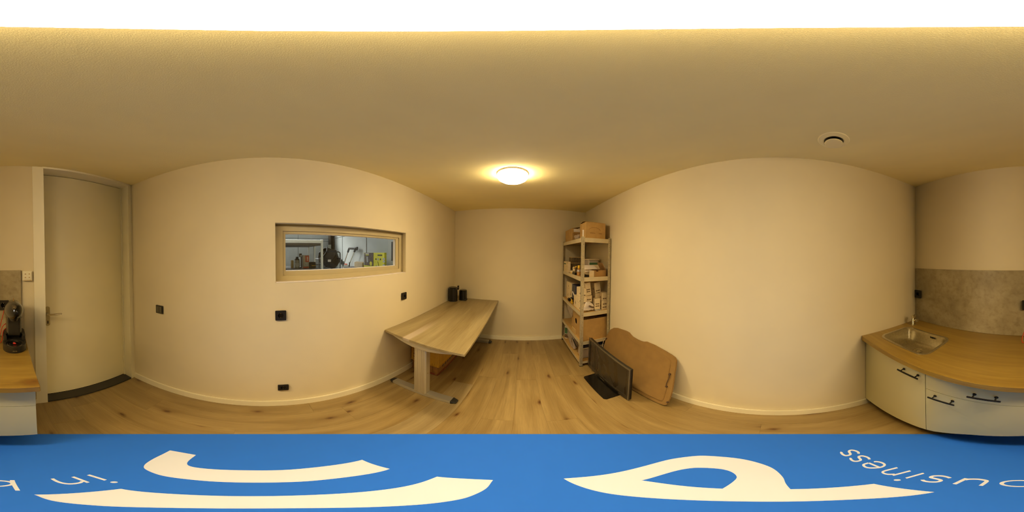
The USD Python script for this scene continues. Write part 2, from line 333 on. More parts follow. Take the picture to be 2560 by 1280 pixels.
# ---------------------------------------------------------------- window and the pane
WX = XL-.052
W1 = _struct('window_1', box(XL-T+.002, XL-T+.006, .155, 1.345, 1.518, 1.836), 'window_glass', M, smooth=20)
def wpart(name, m, mat='window_paint', label=None): return part(W1, name, m, mat, label)
def ring_(y0, y1, z0, z1, a, b, c, d, x0, x1): return box(x0, x1, y0, y1, z0, z1) - box(x0-.01, x1+.01, y0+a, y1-b, z0+c, z1-d)
wpart('window_frame', ring_(WIN[0], WIN[1], WIN[2], 1.888, .062, .058, .048, .040, XL-T, WX))
wpart('head_filler', box(XL-T, WX-.012, WIN[0], WIN[1], 1.888, WIN[3]))
wpart('sash', ring_(.1392, 1.3888, 1.4882, 1.8478, .0218, .0508, .0368, .0208, XL-T, WX-.008))
wpart('glazing_bead', ring_(.159, 1.340, 1.523, 1.829, .004, .004, .004, .004, XL-T, WX-.016), 'paper_white')
wpart('sill', box(XL-.05, XL+.0015, WIN[0]+.002, WIN[1]-.002, WIN[2]+.0002, WIN[2]+.006, .001), 'paper_white')

# ---------------------------------------------------------------- store room behind the window
HX, HY = -6.86, 2.95
hw = _struct('wall_hall', box(HX-.2, -1.36, HY, HY+.2, 0, 4.4), 'hall_joint', M, fine=.25)
xs = [-1.4, -2.85, -4.104, -5.738, HX]
for a, b in zip(xs, xs[1:]):
    for z0, z1 in ((0, 2.312), (2.325, 4.4)):
        part(hw, 'concrete_panel', box(b+.018, a-.018, HY-.02, HY+.02, z0, z1, .006), 'concrete_hall', fine=.15)
hw2 = _struct('wall_hall_end', box(HX-.2, HX, -2.5, HY, 0, 4.4), 'hall_joint', M, fine=.25)
for y0, y1 in ((-2.4, -.2), (-.2, 1.4), (1.4, HY)):
    for z0, z1 in ((0, 2.20), (2.215, 2.312), (2.325, 4.4)):
        part(hw2, 'concrete_panel', box(HX-.02, HX+.02, y0+.006, y1-.006, z0, z1, .006), 'concrete_hall', fine=.15)
struct('floor_hall', box(HX, XL-.11, -2.5, HY, -.05, 0), 'hall_floor', fine=.2)
struct('wall_hall_side', box(HX, XL-.11, -2.6, -2.5, 0, 4.4), 'concrete_hall', fine=.2)
struct('ceiling_hall', box(HX, XL-.11, -2.5, HY, 4.4, 4.5), 'concrete_hall', fine=.2)

c = thing('steel_column', 'dark steel column in the corner of the store room behind the window', 'column', (-6.55, 2.78, 0))
part(c, 'web', box(-6.56, -6.53, 2.72, 2.86, .0, 4.4), 'drum_brown', fine=.2)
part(c, 'flange', box(-6.63, -6.40, 2.70, 2.72, .0, 4.4), 'drum_brown', fine=.2)
part(c, 'flange', box(-6.63, -6.40, 2.86, 2.88, .0, 4.4), 'drum_brown', fine=.2)
part(c, 'base_cover', box(-6.45, -6.30, 2.62, 2.69, 0, 2.03), 'alu', fine=.2)

# rack with a dark board
r = thing('storage_rack', 'white steel storage rack with a dark board, left behind the window', 'rack', (-3.0, .3, 0))
RX0, RX1, RY0, RY1 = -2.6, -3.45, -1.1, .955
for x in (RX0, RX1):
    for y in (RY0, RY1): part(r, 'rack_post', box(x-.02, x+.02, y-.034, y, 0, 1.90, .004), 'rack_white')
part(r, 'rack_post', box(RX0-.45, RX0-.41, RY1-.034, RY1, 0, 1.85, .004), 'rack_white')
for x in (RX0, RX1): part(r, 'beam', box(x-.018, x+.018, RY0, RY1-.03, 1.838, 1.893, .004), 'rack_white')
for y in (RY0, RY1-.03): part(r, 'beam', box(RX1, RX0, y, y+.03, 1.838, 1.890), 'rack_white')
part(r, 'rack_board', box(RX1+.02, RX0-.02, RY0, RY1-.03, 1.800, 1.838), 'rack_board')
part(r, 'rack_board', box(RX1+.02, RX0+.01, RY0, RY1-.03, 1.375, 1.402), 'rack_board')
for x in (RX0, RX1): part(r, 'beam', box(x-.018, x+.018, RY0, RY1-.03, 1.330, 1.375, .004), 'rack_white')
BZ = 1.402
t = solo('tin', 'small yellow tin on the rack board behind the window', 'tin', lathe([(0, 0), (.026, 0), (.027, .004), (.027, .135), (.024, .14), (0, .14)], (-2.95, .488, BZ)), 'tin_yellow', (-2.95, .488, BZ))
b = thing('spray_bottle', 'grey bottle with a dark conical cap on the rack behind the window', 'bottle', (-2.78, .545, BZ))
part(b, 'bottle_body', lathe([(0, 0), (.043, 0), (.046, .006), (.046, .13), (.043, .150), (0, .150)], (-2.78, .545, BZ)), 'bottle_grey')
part(b, 'cap', lathe([(0, .150), (.045, .150), (.040, .165), (.024, .176), (.021, .206), (0, .208)], (-2.78, .545, BZ)), 'frame_black')
part(b, 'bottle_label', lathe([(.0462, .03), (.0468, .03), (.0468, .10), (.0462, .10)], (-2.78, .545, BZ)), 'photo_pale')
g = thing('price_stand', 'dark upright holder with a grey card on the rack behind the window', 'holder', (-2.95, .635, BZ))
part(g, 'upright', box(-2.96, -2.94, .650, .668, BZ, BZ+.21), 'frame_black')
part(g, 'display_frame', box(-2.955, -2.935, .618, .668, BZ+.20, BZ+.262) , 'frame_black')
part(g, 'card', box(-2.934, -2.930, .632, .668, BZ+.208, BZ+.24), 'photo_pale')
part(g, 'stand_foot', box(-3.0, -2.9, .61, .68, BZ, BZ+.012), 'frame_black')
b = thing('product_carton', 'red and grey product carton standing on the rack behind the window', 'carton', (-2.8, .70, BZ))
part(b, 'carton_body', box(-2.86, -2.76, .648, .760, BZ, BZ+.232, .003), 'carton_grey')
part(b, 'red_panel', box(-2.7595, -2.757, .69, .757, BZ+.115, BZ+.225), 'carton_red')
part(b, 'photo_panel', box(-2.7595, -2.757, .67, .745, BZ+.035, BZ+.108), 'photo_pale')
part(b, 'orange_panel', box(-2.7595, -2.757, .652, .75, BZ+.004, BZ+.033), 'carton_red')
for i in range(4): part(b, 'print', box(-2.7568, -2.756, .716, .738, BZ+.14+i*.018, BZ+.15+i*.018), 'paper_white')
b = thing('toolbox', 'small black case with a yellow stripe on the rack behind the window', 'case', (-2.78, .83, BZ))
part(b, 'case_body', box(-2.86, -2.74, .775, .878, BZ, BZ+.10, .01), 'drum_brown')
part(b, 'stripe', box(-2.7398, -2.738, .80, .872, BZ+.048, BZ+.056), 'yellow_plastic')
part(b, 'case_lid', box(-2.855, -2.745, .779, .874, BZ+.10, BZ+.112, .004), 'frame_black')

# drum in its frame
def ax(P): return np.array(P)
K = 4.0/5.7
DX = -4.0
def at4(u_y, z): return (DX, u_y, z)
mx = thing('drum_mixer', 'dark brown angular drum in a black tubular frame behind the window', 'mixer', (DX, 1.66, 0))
cy, cz = 1.640, 1.535
def cone(pts, n): return Manifold.revolve(CrossSection([pts]), n).rotate((0, 0, 22.5)).rotate((54, 0, 0)).rotate((0, 0, 6)).translate((DX, cy, cz))
part(mx, 'drum', cone([(0, -.255), (.160, -.255), (.175, -.245), (.280, -.015), (.280, .015), (.190, .225), (.172, .225), (.255, .0), (.14, -.23), (0, -.23)], 8), 'drum_brown', smooth=10)
part(mx, 'drum_rim', cone([(.168, .220), (.203, .220), (.203, .242), (.168, .242)], 8), 'drum_brown', smooth=10)
part(mx, 'drum_seam', cone([(.272, -.018), (.290, -.018), (.290, .018), (.272, .018)], 8), 'drum_brown', smooth=10)
part(mx, 'sticker', box(DX+.262, DX+.270, 1.505, 1.585, 1.455, 1.512), 'paper_white')
x = DX+.32
part(mx, 'tube_frame', rod([(x, 1.255, 0), (x, 1.255, 1.66), (x, 1.265, 1.685), (x, 1.295, 1.70), (x, 1.775, 1.70), (x, 1.805, 1.685), (x, 1.815, 1.66), (x, 1.815, 0)], .012, 10), 'frame_black')
for y in (1.255, 1.815): part(mx, 'pivot', rod([(x, y, 1.525), (DX, y, 1.525)], .02, 10), 'frame_black')
part(mx, 'tube_frame', rod([(DX-.3, 1.30, 0), (DX-.3, 1.30, 1.35), (DX-.3, 1.95, 1.35), (DX-.3, 1.95, 0)], .012, 10), 'frame_black')
part(mx, 'cross_tube', rod([(x, 1.255, 1.20), (x, 1.815, 1.20)], .011, 10), 'frame_black')

# ladder leaning on the concrete wall
ld = thing('ladder', 'aluminium ladder with black top caps leaning on the concrete wall behind the window', 'ladder', (-5.0, 2.6, 0))
def lp(a, b, z): t_ = (z-a[2])/(b[2]-a[2]); return tuple(np.array(a)+(np.array(b)-np.array(a))*t_)
RL = ((-5.321, 2.72, 1.11), (-5.013, 2.78, 1.711)); RR = ((-4.928, 2.72, 1.141), (-4.577, 2.78, 1.721))
for rail in (RL, RR): part(ld, 'rail', rod([lp(*rail, 0.03), lp(*rail, 1.76)], .020, 8), 'alu')
part(ld, 'top_cap', rod([lp(*RL, 1.72), lp(*RL, 1.80), (-4.96, 2.80, 1.835), lp(*RR, 1.82), lp(*RR, 1.73)], .036, 10), 'frame_black')
part(ld, 'top_cap', rod([(-4.62, 2.82, 1.835), (-4.47, 2.82, 1.845), (-4.49, 2.82, 1.79)], .036, 10), 'frame_black')
for z in (.3, .6, .9, 1.16): part(ld, 'rung', rod([lp(*RL, z), lp(*RR, z)], .018, 8), 'alu')
part(ld, 'platform', box(-5.22, -4.86, 2.70, 2.715, 1.10, 1.26), 'bottle_grey')
part(ld, 'label_plate', box(-5.12, -4.93, 2.69, 2.715, 1.265, 1.305), 'carton_red')
part(ld, 'clip', box(-5.245, -5.205, 2.69, 2.715, 1.20, 1.38), 'frame_black')
part(ld, 'clip', box(-4.79, -4.75, 2.69, 2.715, 1.20, 1.36), 'frame_black')
solo('wall_hook', 'short black bar on the concrete wall left of the ladder behind the window', 'bar', box(-5.80, -5.74, HY-.06, HY-.021, 1.22, 1.42, .005), 'frame_black', (-5.77, HY-.03, 1.22))

# bench with the two cartons
bn = thing('workbench', 'grey metal bench below the store room cartons, mostly hidden by the window sill', 'bench', (-3.4, 2.45, 0))
part(bn, 'bench_top', box(-4.45, -2.2, 2.32, 2.74, 1.215, 1.25, .004), 'rack_board')
for x in (-4.4, -2.25):
    for y in (2.36, 2.70): part(bn, 'bench_leg', box(x-.02, x+.02, y-.02, y+.02, 0, 1.215), 'rack_white')
b = thing('cardboard_box', 'open brown cardboard box behind the window, beside the yellow carton', 'box', (-3.95, 2.62, 1.25))
part(b, 'box_body', box(-4.17, -3.74, 2.53, 2.73, 1.2505, 1.395, .003), 'hall_card')
part(b, 'flap', rot(box(-4.17, -3.74, 2.53, 2.62, 1.395, 1.400), 14, [1, 0, 0], [0, 2.53, 1.395]), 'hall_card')
part(b, 'flap', box(-4.16, -3.75, 2.63, 2.72, 1.3955, 1.40), 'cardboard_dark')
yb = thing('vacuum_carton', 'bright yellow and brown printed carton behind the window', 'carton', (-3.2, 2.55, 1.25))
part(yb, 'carton_body', box(-3.70, -2.85, 2.55, 2.62, 1.2505, 1.680, .003), 'carton_yellow')
part(yb, 'photo_panel', box(-3.655, -3.265, 2.546, 2.5495, 1.345, 1.678), 'photo_brown')
part(yb, 'photo_strip', box(-3.70, -3.66, 2.546, 2.5495, 1.345, 1.66), 'photo_pale')
part(yb, 'title_panel', box(-3.615, -3.45, 2.5435, 2.5455, 1.640, 1.662), 'paper_white')
part(yb, 'title_panel', box(-3.60, -3.46, 2.5435, 2.5455, 1.610, 1.630), 'carton_yellow')
part(yb, 'picture', rot(box(-3.56, -3.49, 2.5435, 2.5455, 1.43, 1.58), -6, [0,1,0], [-3.5,2.5,1.5]), 'photo_pale')
part(yb, 'picture', poly(Point(-3.37, 1.40).buffer(.055), 0, .002).transform(np.array([[1,0,0,0],[0,0,-1,2.5455],[0,1,0,0]], float)), 'carton_yellow')
part(yb, 'title_panel', box(-3.10, -2.93, 2.546, 2.5495, 1.622, 1.636), 'frame_black')
part(yb, 'title_panel', box(-3.10, -2.93, 2.546, 2.5495, 1.600, 1.614), 'frame_black')
for i, x in enumerate((-3.165, -3.08, -2.99)): part(yb, 'icon', poly(Point(x, 1.52).buffer(.022 if i != 1 else .028), 0, .002).transform(np.array([[1,0,0,0],[0,0,-1,2.5490],[0,1,0,0]], float)), 'frame_black' if i != 1 else 'photo_pale')
part(yb, 'vacuum_picture', rod([(-3.22, 2.548, 1.30), (-3.14, 2.548, 1.345), (-3.06, 2.548, 1.325)], .016, 8), 'frame_black')
part(yb, 'vacuum_picture', rod([(-3.09, 2.548, 1.46), (-3.03, 2.548, 1.29)], .006, 8), 'frame_black')
for z in (1.30, 1.36, 1.45, 1.51): part(yb, 'text_block', box(-2.905, -2.83, 2.546, 2.5495, z, z+.045), 'photo_pale')
solo('slotted_rail', 'black slotted rail on the concrete wall at the right of the window view', 'rail', U([box(-2.985, -2.935, HY-.05, HY-.021, 1.48+i*.032, 1.506+i*.032) for i in range(15)] + [box(-2.975, -2.945, HY-.035, HY-.021, 1.48, 1.96)]), 'frame_black', (-2.96, HY-.03, 1.48))

# ---------------------------------------------------------------- ceiling lamps and the vent
def v_edge(u): return float(np.interp(u, [-1600, 0, 640, 1000, 1280, 1920, 2560, 4200], [66, 66, 77, 79, 77, 70, 66, 66]))
LH = .095                                   # how far the long lamp hangs down
st = []
for X in np.linspace(-5.1, 5.1, 91):  # lamp ends beyond the view are added to brighten the near corners
    yb_ = (TOP-LH-EYE)*FPX/(HOR-v_edge(1280+X/1.45*FPX)); e = 1 - .25*max(0, abs(X)-4.9)/.2
    prof = [(yb_+.05, TOP), (yb_+.045, TOP-.02), (yb_+.015, TOP-LH*.7), (yb_, TOP-LH), (yb_-.05, TOP-LH-.010), (yb_-.22, TOP-LH-.014), (yb_-.39, TOP-LH-.010), (yb_-.44, TOP-LH), (yb_-.48, TOP-.02), (yb_-.485, TOP)]
    ym = yb_-.22
    st.append([(X, ym+(y-ym)*e, TOP-(TOP-z)*e) for y, z in prof])
n_ = len(st[0]); V = np.array(st).reshape(-1, 3); F = []
for i in range(len(st)-1):
    for j in range(n_):
        a, b = i*n_+j, i*n_+(j+1) % n_; F += [(a, a+n_, b+n_), (a, b+n_, b)]
for i, s_ in ((0, 1), (len(st)-1, -1)):
    F += [(i*n_, i*n_+j, i*n_+j+1)[::s_] for j in range(1, n_-1)]
tmh = trimesh.Trimesh(V, F, process=False); trimesh.repair.fix_normals(tmh)
t = thing('ceiling_lamp', 'long glowing white lamp along the top edge, on the ceiling overhead', 'ceiling lamp', (0, 1.2, TOP), raw=True)
part(t, 'diffuser', tmh, 'lamp_long', raw=True, smooth=40)
t = thing('ceiling_lamp', 'small round glowing lamp on the ceiling above the middle of the room', 'ceiling lamp', (-.095, 1.56, TOP))
LC = (-.094, 1.545, TOP)
part(t, 'diffuser', lathe([(0, -.096), (.06, -.094), (.105, -.083), (.135, -.062), (.148, -.038), (.147, -.024), (.140, -.018), (0, -.018)], LC), 'lamp_round', fine=.02, smooth=50)
part(t, 'lamp_base', lathe([(0, -.0175), (.149, -.0175), (.151, -.014), (.151, 0), (0, 0)], LC), 'trim_white', fine=.03)
t = thing('ceiling_vent', 'round cream ventilation valve in the ceiling on the right', 'vent', (.885, -.315, TOP))
VC = (.885, -.315, TOP)
part(t, 'vent_ring', lathe([(.058, -.012), (.066, -.016), (.090, -.006), (.094, 0), (.088, 0), (.058, -.002)], VC), 'vent_paint', fine=.02)
part(t, 'vent_throat', lathe([(.0, -.002), (.058, -.002), (.058, -.0005), (0, -.0005)], VC), 'black_plastic', fine=.02)
part(t, 'vent_disc', lathe([(0, -.040), (.044, -.040), (.052, -.036), (.054, -.031), (.050, -.026), (0, -.024)], VC), 'vent_paint', fine=.02)
part(t, 'vent_stem', cyl((VC[0], VC[1], TOP-.026), (VC[0], VC[1], TOP-.001), .008), 'black_plastic')

# ---------------------------------------------------------------- wall sockets and switches
def socket(wall, at, label, turn=M, group='black wall sockets'):
    t = thing('wall_socket', label, 'socket', at, turn, group)
    pl = poly(rrect(-.042, .042, -.042, .042, .006), 0, .010) - cyl((0,0,.003), (0,0,.03), .0215)
    part(t, 'socket_plate', facing(pl, wall, at), 'black_plastic', turn=turn)
    part(t, 'socket_well', facing(cyl((0,0,.0005), (0,0,.0035), .0213) - cyl((-.0095,0,.001), (-.0095,0,.01), .0026) - cyl((.0095,0,.001), (.0095,0,.01), .0026), wall, at), 'black_gloss')
    for s in (-1, 1): part(t, 'earth_clip', facing(box(-.002, .002, s*.0185-.0025, s*.0185+.0025, .003, .0085), wall, at), 'chrome')
    return t
socket('left', (XL, .1125, 1.170), 'black socket below the window, higher of the two stacked on the left wall')
socket('left', (XL, .1255, .329), 'black socket low on the left wall just above the skirting')
socket('left', (XL, 1.413, 1.163), 'black socket on the left wall above the far half of the desk')
socket('back', (1.125, YB+.008, 1.285), 'black socket on the grey splashback in the corner above the tap', R)
socket('back', (.052, YB+.008, 1.272), 'black socket behind the coffee machine', L)
socket('back', (.052, YB+.008, 1.272), 'black socket cut by the right edge of the picture', R)
t = thing('light_switch', 'blank black switch plate between the door and the window', 'switch', (XL, -.952, 1.126))
part(t, 'switch_plate', facing(poly(rrect(-.042, .042, -.042, .042, .005), 0, .009), 'left', (XL, -.952, 1.126)), 'black_plastic')
for s in (-1, 1): part(t, 'rocker', facing(box(s*.016-.015, s*.016+.015, -.032, .032, .009, .0125, .001), 'left', (XL, -.952, 1.126)), 'black_gloss')
SW = (-.1425, YB, 1.514)
t = thing('light_switch', 'cream switch plate with four small marks beside the door frame', 'switch', SW, L)
part(t, 'switch_plate', facing(poly(rrect(-.040, .040, -.038, .040, .005), 0, .010), 'back', SW), 'switch_cream')
part(t, 'rocker', facing(poly(rrect(-.033, .033, -.028, .034, .003), .010, .013), 'back', SW), 'trim_white')
part(t, 'switch_foot', facing(box(-.036, .036, -.039, -.033, .010, .016, .001), 'back', SW), 'carton_edge')
for a in (-1, 1):
    for b_ in (-1, 1): part(t, 'mark', facing(box(a*.016-.006, a*.016+.006, b_*.014-.001, b_*.014+.005, .013, .0136), 'back', SW), 'cardboard' if (a, b_) != (-1, 1) else 'print_brown')

# ---------------------------------------------------------------- kitchenette: the run of units comes round at both ends
FY, CY, CT, CB = -.705, -.665, .98, .935       # fronts, worktop edge, worktop top and underside
def logo_foot(x):                               # the fronts end just over the blue logo overlay
    return float(np.interp(x, [-.30, -.10, .056, .30, .513, .60, 1.2], [.31, .312, .300, .225, .112, .10, .10]))
def front(x0, x1, z0, z1):
    """A front panel; z0 None: its foot follows the logo overlay."""
    n = 14; xs = np.linspace(x0, x1, n)
    pg = Polygon([(x, z0 if z0 is not None else logo_foot(x)) for x in xs] + [(x1, z1), (x0, z1)])
    m = poly(pg, 0, .018).transform(np.array([[1,0,0,0],[0,0,1,FY-.018],[0,1,0,0]], float))
    return m
def bow(x0, x1, z):
    a, b = (x0+.024, x1-.036) if x1 > x0 else (x1+.024, x0-.036)
    x0, x1 = min(x0, x1), max(x0, x1)
    m = [cyl((x, FY, z+.002), (x, FY+.005, z+.002), .0095, n=16) for x in (x0+.026, x1-.026)] + [cyl((x, FY+.004, z+.002), (x, FY+.033, z), .0045, n=12) for x in (x0+.026, x1-.026)]
    return U(m + [box(x0, x1, FY+.030, FY+.038, z-.0065, z+.0065, .002)])
def kitchen_unit(label, x0, x1, turn, parts_):
    t = thing('kitchen_unit', label, 'cabinet', ((x0+x1)/2, -1.0, 0), turn, 'kitchenette base units')
    low = max(logo_foot(x0), logo_foot(x1))+.012
    body = box(x0+.001, x1-.001, YB+.002, FY-.0185, low, CB-.0005)
    part(t, 'carcass', body - box(x0+.018, x1-.018, YB+.02, FY-.02, low+.018, CB+.1), 'front_white', fine=.08)
    part(t, 'plinth', box(x0+.002, x1-.002, -.93, -.90, 0, low), 'front_white', fine=.08)
    for kind, a, b, z0, z1, hx in parts_:
        f = part(t, kind, front(a, b, z0, z1), 'front_white', fine=.05)
        if hx: part(f, 'handle', bow(*hx), 'black_plastic', 'black bow handle')
    return t
kitchen_unit('cream sink unit with a single door, below the sink', .556, 1.168, R, [('door', .557, 1.166, None, .930, (.581, .745, .857))])
kitchen_unit('cream base unit with a wide top drawer and a door, right of the sink unit', -.102, .555, R,
    [('drawer', -.1015, .5535, .7515, .930, (.146, .30, .831)), ('door', -.1015, .5535, None, .7485, (.363, .517, .702))])
kitchen_unit('cream base unit end under the coffee machine worktop, at the left edge', -.102, .34, L,
    [('drawer', -.1015, .338, .7515, .930, None), ('door', -.1015, .338, None, .7485, None)])
SINK = (.617, 1.092, -1.122, -.777)
top = box(-.117, XR-.0005, YB+.0005, CY, CB, CT, .003) - poly(rrect(SINK[0]+.02, SINK[1]-.02, SINK[2]+.02, SINK[3]-.02, .06), CB-.1, CT+.1)
solo('worktop', 'oak worktop around the stainless sink on the right', 'worktop', top, 'worktop_oak', (.5, -1, CB), R, fine=.04, off=np.array([3.1, .7, 0]), smooth=25)
solo('worktop', 'oak worktop under the coffee machine at the left edge', 'worktop', box(-.117, .34, YB+.0005, CY, CB, CT, .003), 'worktop_oak', (.1, -1, CB), L, fine=.04, off=np.array([3.1, .7, 0]), smooth=25)
solo('splashback', 'grey concrete-look splashback panel behind the sink', 'splashback', box(-.091, XR-.001, YB+.0002, YB+.008, CT+.0005, 1.562, .001), 'splash_concrete', (.5, YB, CT), R, fine=.06)
solo('splashback', 'grey concrete-look splashback panel behind the coffee machine', 'splashback', box(-.091, .34, YB+.0002, YB+.008, CT+.0005, 1.562, .001), 'splash_concrete', (.1, YB, CT), L, fine=.06)

# sink
t = thing('sink', 'stainless steel inset sink bowl in the oak worktop', 'sink', (.855, -.95, CT), R)
R0 = rrect(*SINK, .075, 10)
rim = poly(R0, CT+.0004, CT+.003) + poly(R0.buffer(-.004), CT+.003, CT+.0045)
rings = [(R0.buffer(-.020), CT+.0045), (R0.buffer(-.024), CT-.002), (R0.buffer(-.032), CT-.06), (R0.buffer(-.040), CT-.120), (R0.buffer(-.052), CT-.138), (R0.buffer(-.075), CT-.146), (R0.buffer(-.10), CT-.149)]
def ringpts(pg, z, n=96):
    c = np.array(pg.centroid.coords[0]); out = []
    for a in np.linspace(0, 2*math.pi, n, endpoint=False):
        hit = pg.exterior.intersection(LineString([c, c+2*np.array([math.cos(a), math.sin(a)])])); p = hit if hit.geom_type == 'Point' else hit.geoms[0]; out.append((p.x, p.y, z))
    return out
def loft(rs):
    n = len(rs[0]); V = np.array(rs).reshape(-1, 3); F = []
    for i in range(len(rs)-1):
        for j in range(n):
            a, b = i*n+j, i*n+(j+1) % n; F += [(a, b, b+n), (a, b+n, a+n)]
    for i, s_ in ((0, -1), (len(rs)-1, 1)):
        V = np.vstack([V, np.mean(rs[i], 0)]); F += [(i*n+j, i*n+(j+1) % n, len(V)-1)[::s_] for j in range(n)]
    m = trimesh.Trimesh(V, F, process=False); trimesh.repair.fix_normals(m); return man(m)
hollow = loft([ringpts(R0.buffer(-.020), CT+.02)] + [ringpts(p, z) for p, z in rings])
shell = loft([ringpts(R0.buffer(-.0185), CT+.0045)] + [ringpts(p.buffer(.0015), z-.0015) for p, z in rings])
DR = (.862, -1.0)
bowl = (rim + shell) - hollow
drain_hole = cyl((DR[0], DR[1], CT-.2), (DR[0], DR[1], CT), .036, n=40)
part(t, 'bowl', bowl - drain_hole, 'brushed_steel', fine=.02, smooth=40)
part(t, 'drain', lathe([(.020, -.158), (.034, -.158), (.0365, -.150), (.043, -.1475), (.044, -.1462), (.036, -.1462), (.030, -.152), (.020, -.154)], (DR[0], DR[1], CT)), 'steel', fine=.02)
part(t, 'drain_basket', lathe([(0, -.160), (.030, -.160), (.030, -.156), (.012, -.154), (.006, -.148), (0, -.147)], (DR[0], DR[1], CT)), 'chrome', fine=.02)
for i in range(3): part(t, 'overflow_slot', box(.772+i*.012, .781+i*.012, -1.0915, -1.0885, CT-.030, CT-.014), 'black_plastic')
t = thing('tap', 'small chrome pillar tap in the corner behind the sink', 'tap', (1.08, -1.19, CT), R)
part(t, 'tap_base', lathe([(0, 0), (.028, 0), (.028, .004), (.022, .008), (.020, .060), (0, .060)], (1.08, -1.19, CT)), 'chrome', fine=.02)
part(t, 'tap_head', lathe([(0, .060), (.018, .060), (.017, .075), (.024, .082), (.025, .100), (.020, .108), (0, .109)], (1.08, -1.19, CT)), 'chrome', fine=.02)
part(t, 'spout', rod([(1.08, -1.19, CT+.030), (1.055, -1.182, CT+.060), (1.035, -1.175, CT+.065)], [.011, .009, .008], 12), 'chrome', fine=.02)
part(t, 'nozzle', box(1.014, 1.042, -1.19, -1.165, CT+.050, CT+.076, .003) - cyl((1.028, -1.20, CT+.063), (1.028, -1.15, CT+.063), .006), 'steel')

# ---------------------------------------------------------------- coffee machine
CX = -.025
t = thing('coffee_machine', 'black capsule coffee machine with a round head on the left worktop', 'coffee machine', (CX, -1.15, CT), L)
foot = affinity.scale(Point(CX, -1.105).buffer(.078, quad_segs=16), 1, 1.02).union(sbox(CX-.078, -1.29, CX+.078, -1.105)).intersection(rrect(CX-.078, CX+.078, -1.29, -1.02, .05))
b0 = poly(foot, CT+.0005, CT+.055)
rear = poly(foot.intersection(sbox(-1, -1.4, 1, -1.13)).buffer(-.012).buffer(.012), CT+.05, CT+.095)
part(t, 'machine_base', (b0 + rear) - lathe([(0, .040), (.052, .040), (.058, .06), (0, .06)], (CX, -1.088, CT)) - cyl((CX, -1.155, CT+.058), (CX, -1.155, CT+.3), .058), 'black_plastic', fine=.02)
part(t, 'drip_tray', lathe([(0, .041), (.050, .041), (.053, .050), (.047, .052), (.044, .045), (0, .044)], (CX, -1.088, CT)), 'black_gloss', fine=.02)
part(t, 'column', poly(rrect(CX-.058, CX+.058, -1.27, -1.165, .035), CT+.05, CT+.315) , 'black_gloss', fine=.02)
part(t, 'column_panel', poly(rrect(CX-.045, CX+.045, -1.18, -1.158, .01), CT+.085, CT+.24), 'black_plastic', fine=.02)
head = ball((CX, -1.130, CT+.308), .0665, 40) ^ box(-1, 1, -1.4, -1.0, CT+.255, 2)
hd = part(t, 'head', head + cyl((CX, -1.13, CT+.308), (CX, -1.25, CT+.300), .062, .055, 40), 'black_gloss', fine=.02)
part(t, 'spout', cyl((CX, -1.125, CT+.230), (CX, -1.125, CT+.262), .024, .040, 24), 'black_plastic')
for s in (-1, 1): part(t, 'side_trim', rod(spline([(CX+s*.056, -1.105, CT+.262), (CX+s*.051, -1.125, CT+.245), (CX+s*.05, -1.155, CT+.20)], 4), .0022, 6), 'steel')
part(t, 'lever', rod([(CX+.001, -1.150, CT+.36), (CX+.001, -1.150, CT+.390)], .0035, 8), 'print_brown')
def on_head(m, el):      # m drawn in xy around the origin, z out; set it on the front of the head, el degrees up
    m = m.transform(np.array([[-1,0,0,0],[0,0,1,0],[0,1,0,0]], float)).translate((0, .0660, 0)).rotate((el, 0, 0))
    return m.translate((CX, -1.130, CT+.308))
bd = part(hd, 'badge', on_head(cyl((0,0,0), (0,0,.0015), .0155, n=32) - cyl((0,0,-.01), (0,0,.01), .0137, n=32), 36), 'steel')
part(hd, 'badge_face', on_head(cyl((0,0,-.001), (0,0,.0008), .0137, n=32), 36), 'black_plastic')
for i, (w_, y_) in enumerate(((.008, .006), (.010, .002), (.009, -.002), (.0085, -.006))):
    part(hd, 'badge_line', on_head(box(-w_, w_, y_-.0011, y_+.0011, .0008, .0016), 36), 'steel')
part(hd, 'light', on_head(cyl((0,0,-.001), (0,0,.001), .0028, n=12), 17), 'led')
part(hd, 'light', on_head(cyl((0,0,-.001), (0,0,.001), .0018, n=12), 11), 'led')
lt = text('KRUPS', .0062, .0008); w_ = lt.bounding_box()[3]
fy = -1.105 + .078*1.02
part(t, 'lettering', facing(lt.translate((-w_/2, 0, 0)), 'back', (CX, -1.0275, CT+.017)) if False else lt.translate((-w_/2, 0, 0)).transform(np.array([[-1,0,0,CX],[0,0,1,-1.0252],[0,1,0,CT+.018]], float)), 'steel', 'pale brand lettering')
solo('capsule', 'small red capsule lying on the coffee machine drip tray', 'capsule', cyl((CX+.006, -1.092, CT+.053), (CX-.008, -1.083, CT+.053), .0085, .006, 16), 'red_plastic', (CX, -1.09, CT+.045), L)
ca = spline([(.025, -1.25, CT+.168), (.040, -1.205, CT+.165), (.058, -1.2, CT+.146), (.071, -1.2, CT+.100), (.083, -1.21, CT+.05), (.098, -1.22, CT+.012), (.120, -1.20, CT+.005), (.150, -1.17, CT+.005)], 5)
cb = spline([(.022, -1.25, CT+.13), (.041, -1.2, CT+.124), (.052, -1.2, CT+.110), (.058, -1.2, CT+.075), (.064, -1.2, CT+.024), (.074, -1.19, CT+.005), (.086, -1.19, CT+.006), (.092, -1.21, CT+.03), (.085, -1.25, CT+.10), (.06, -1.30, CT+.20), (.052, -1.312, CT+.27)], 5)
t = thing('power_cable', 'red cable looping down behind the coffee machine', 'cable', (.06, -1.2, CT), L)
part(t, 'cable', rod(ca, .0034, 8), 'red_cable'); part(t, 'cable', rod(cb, .0034, 8), 'red_cable')
t = thing('power_cable', 'red cable loop just inside the right edge of the picture', 'cable', (.06, -1.2, CT), R)
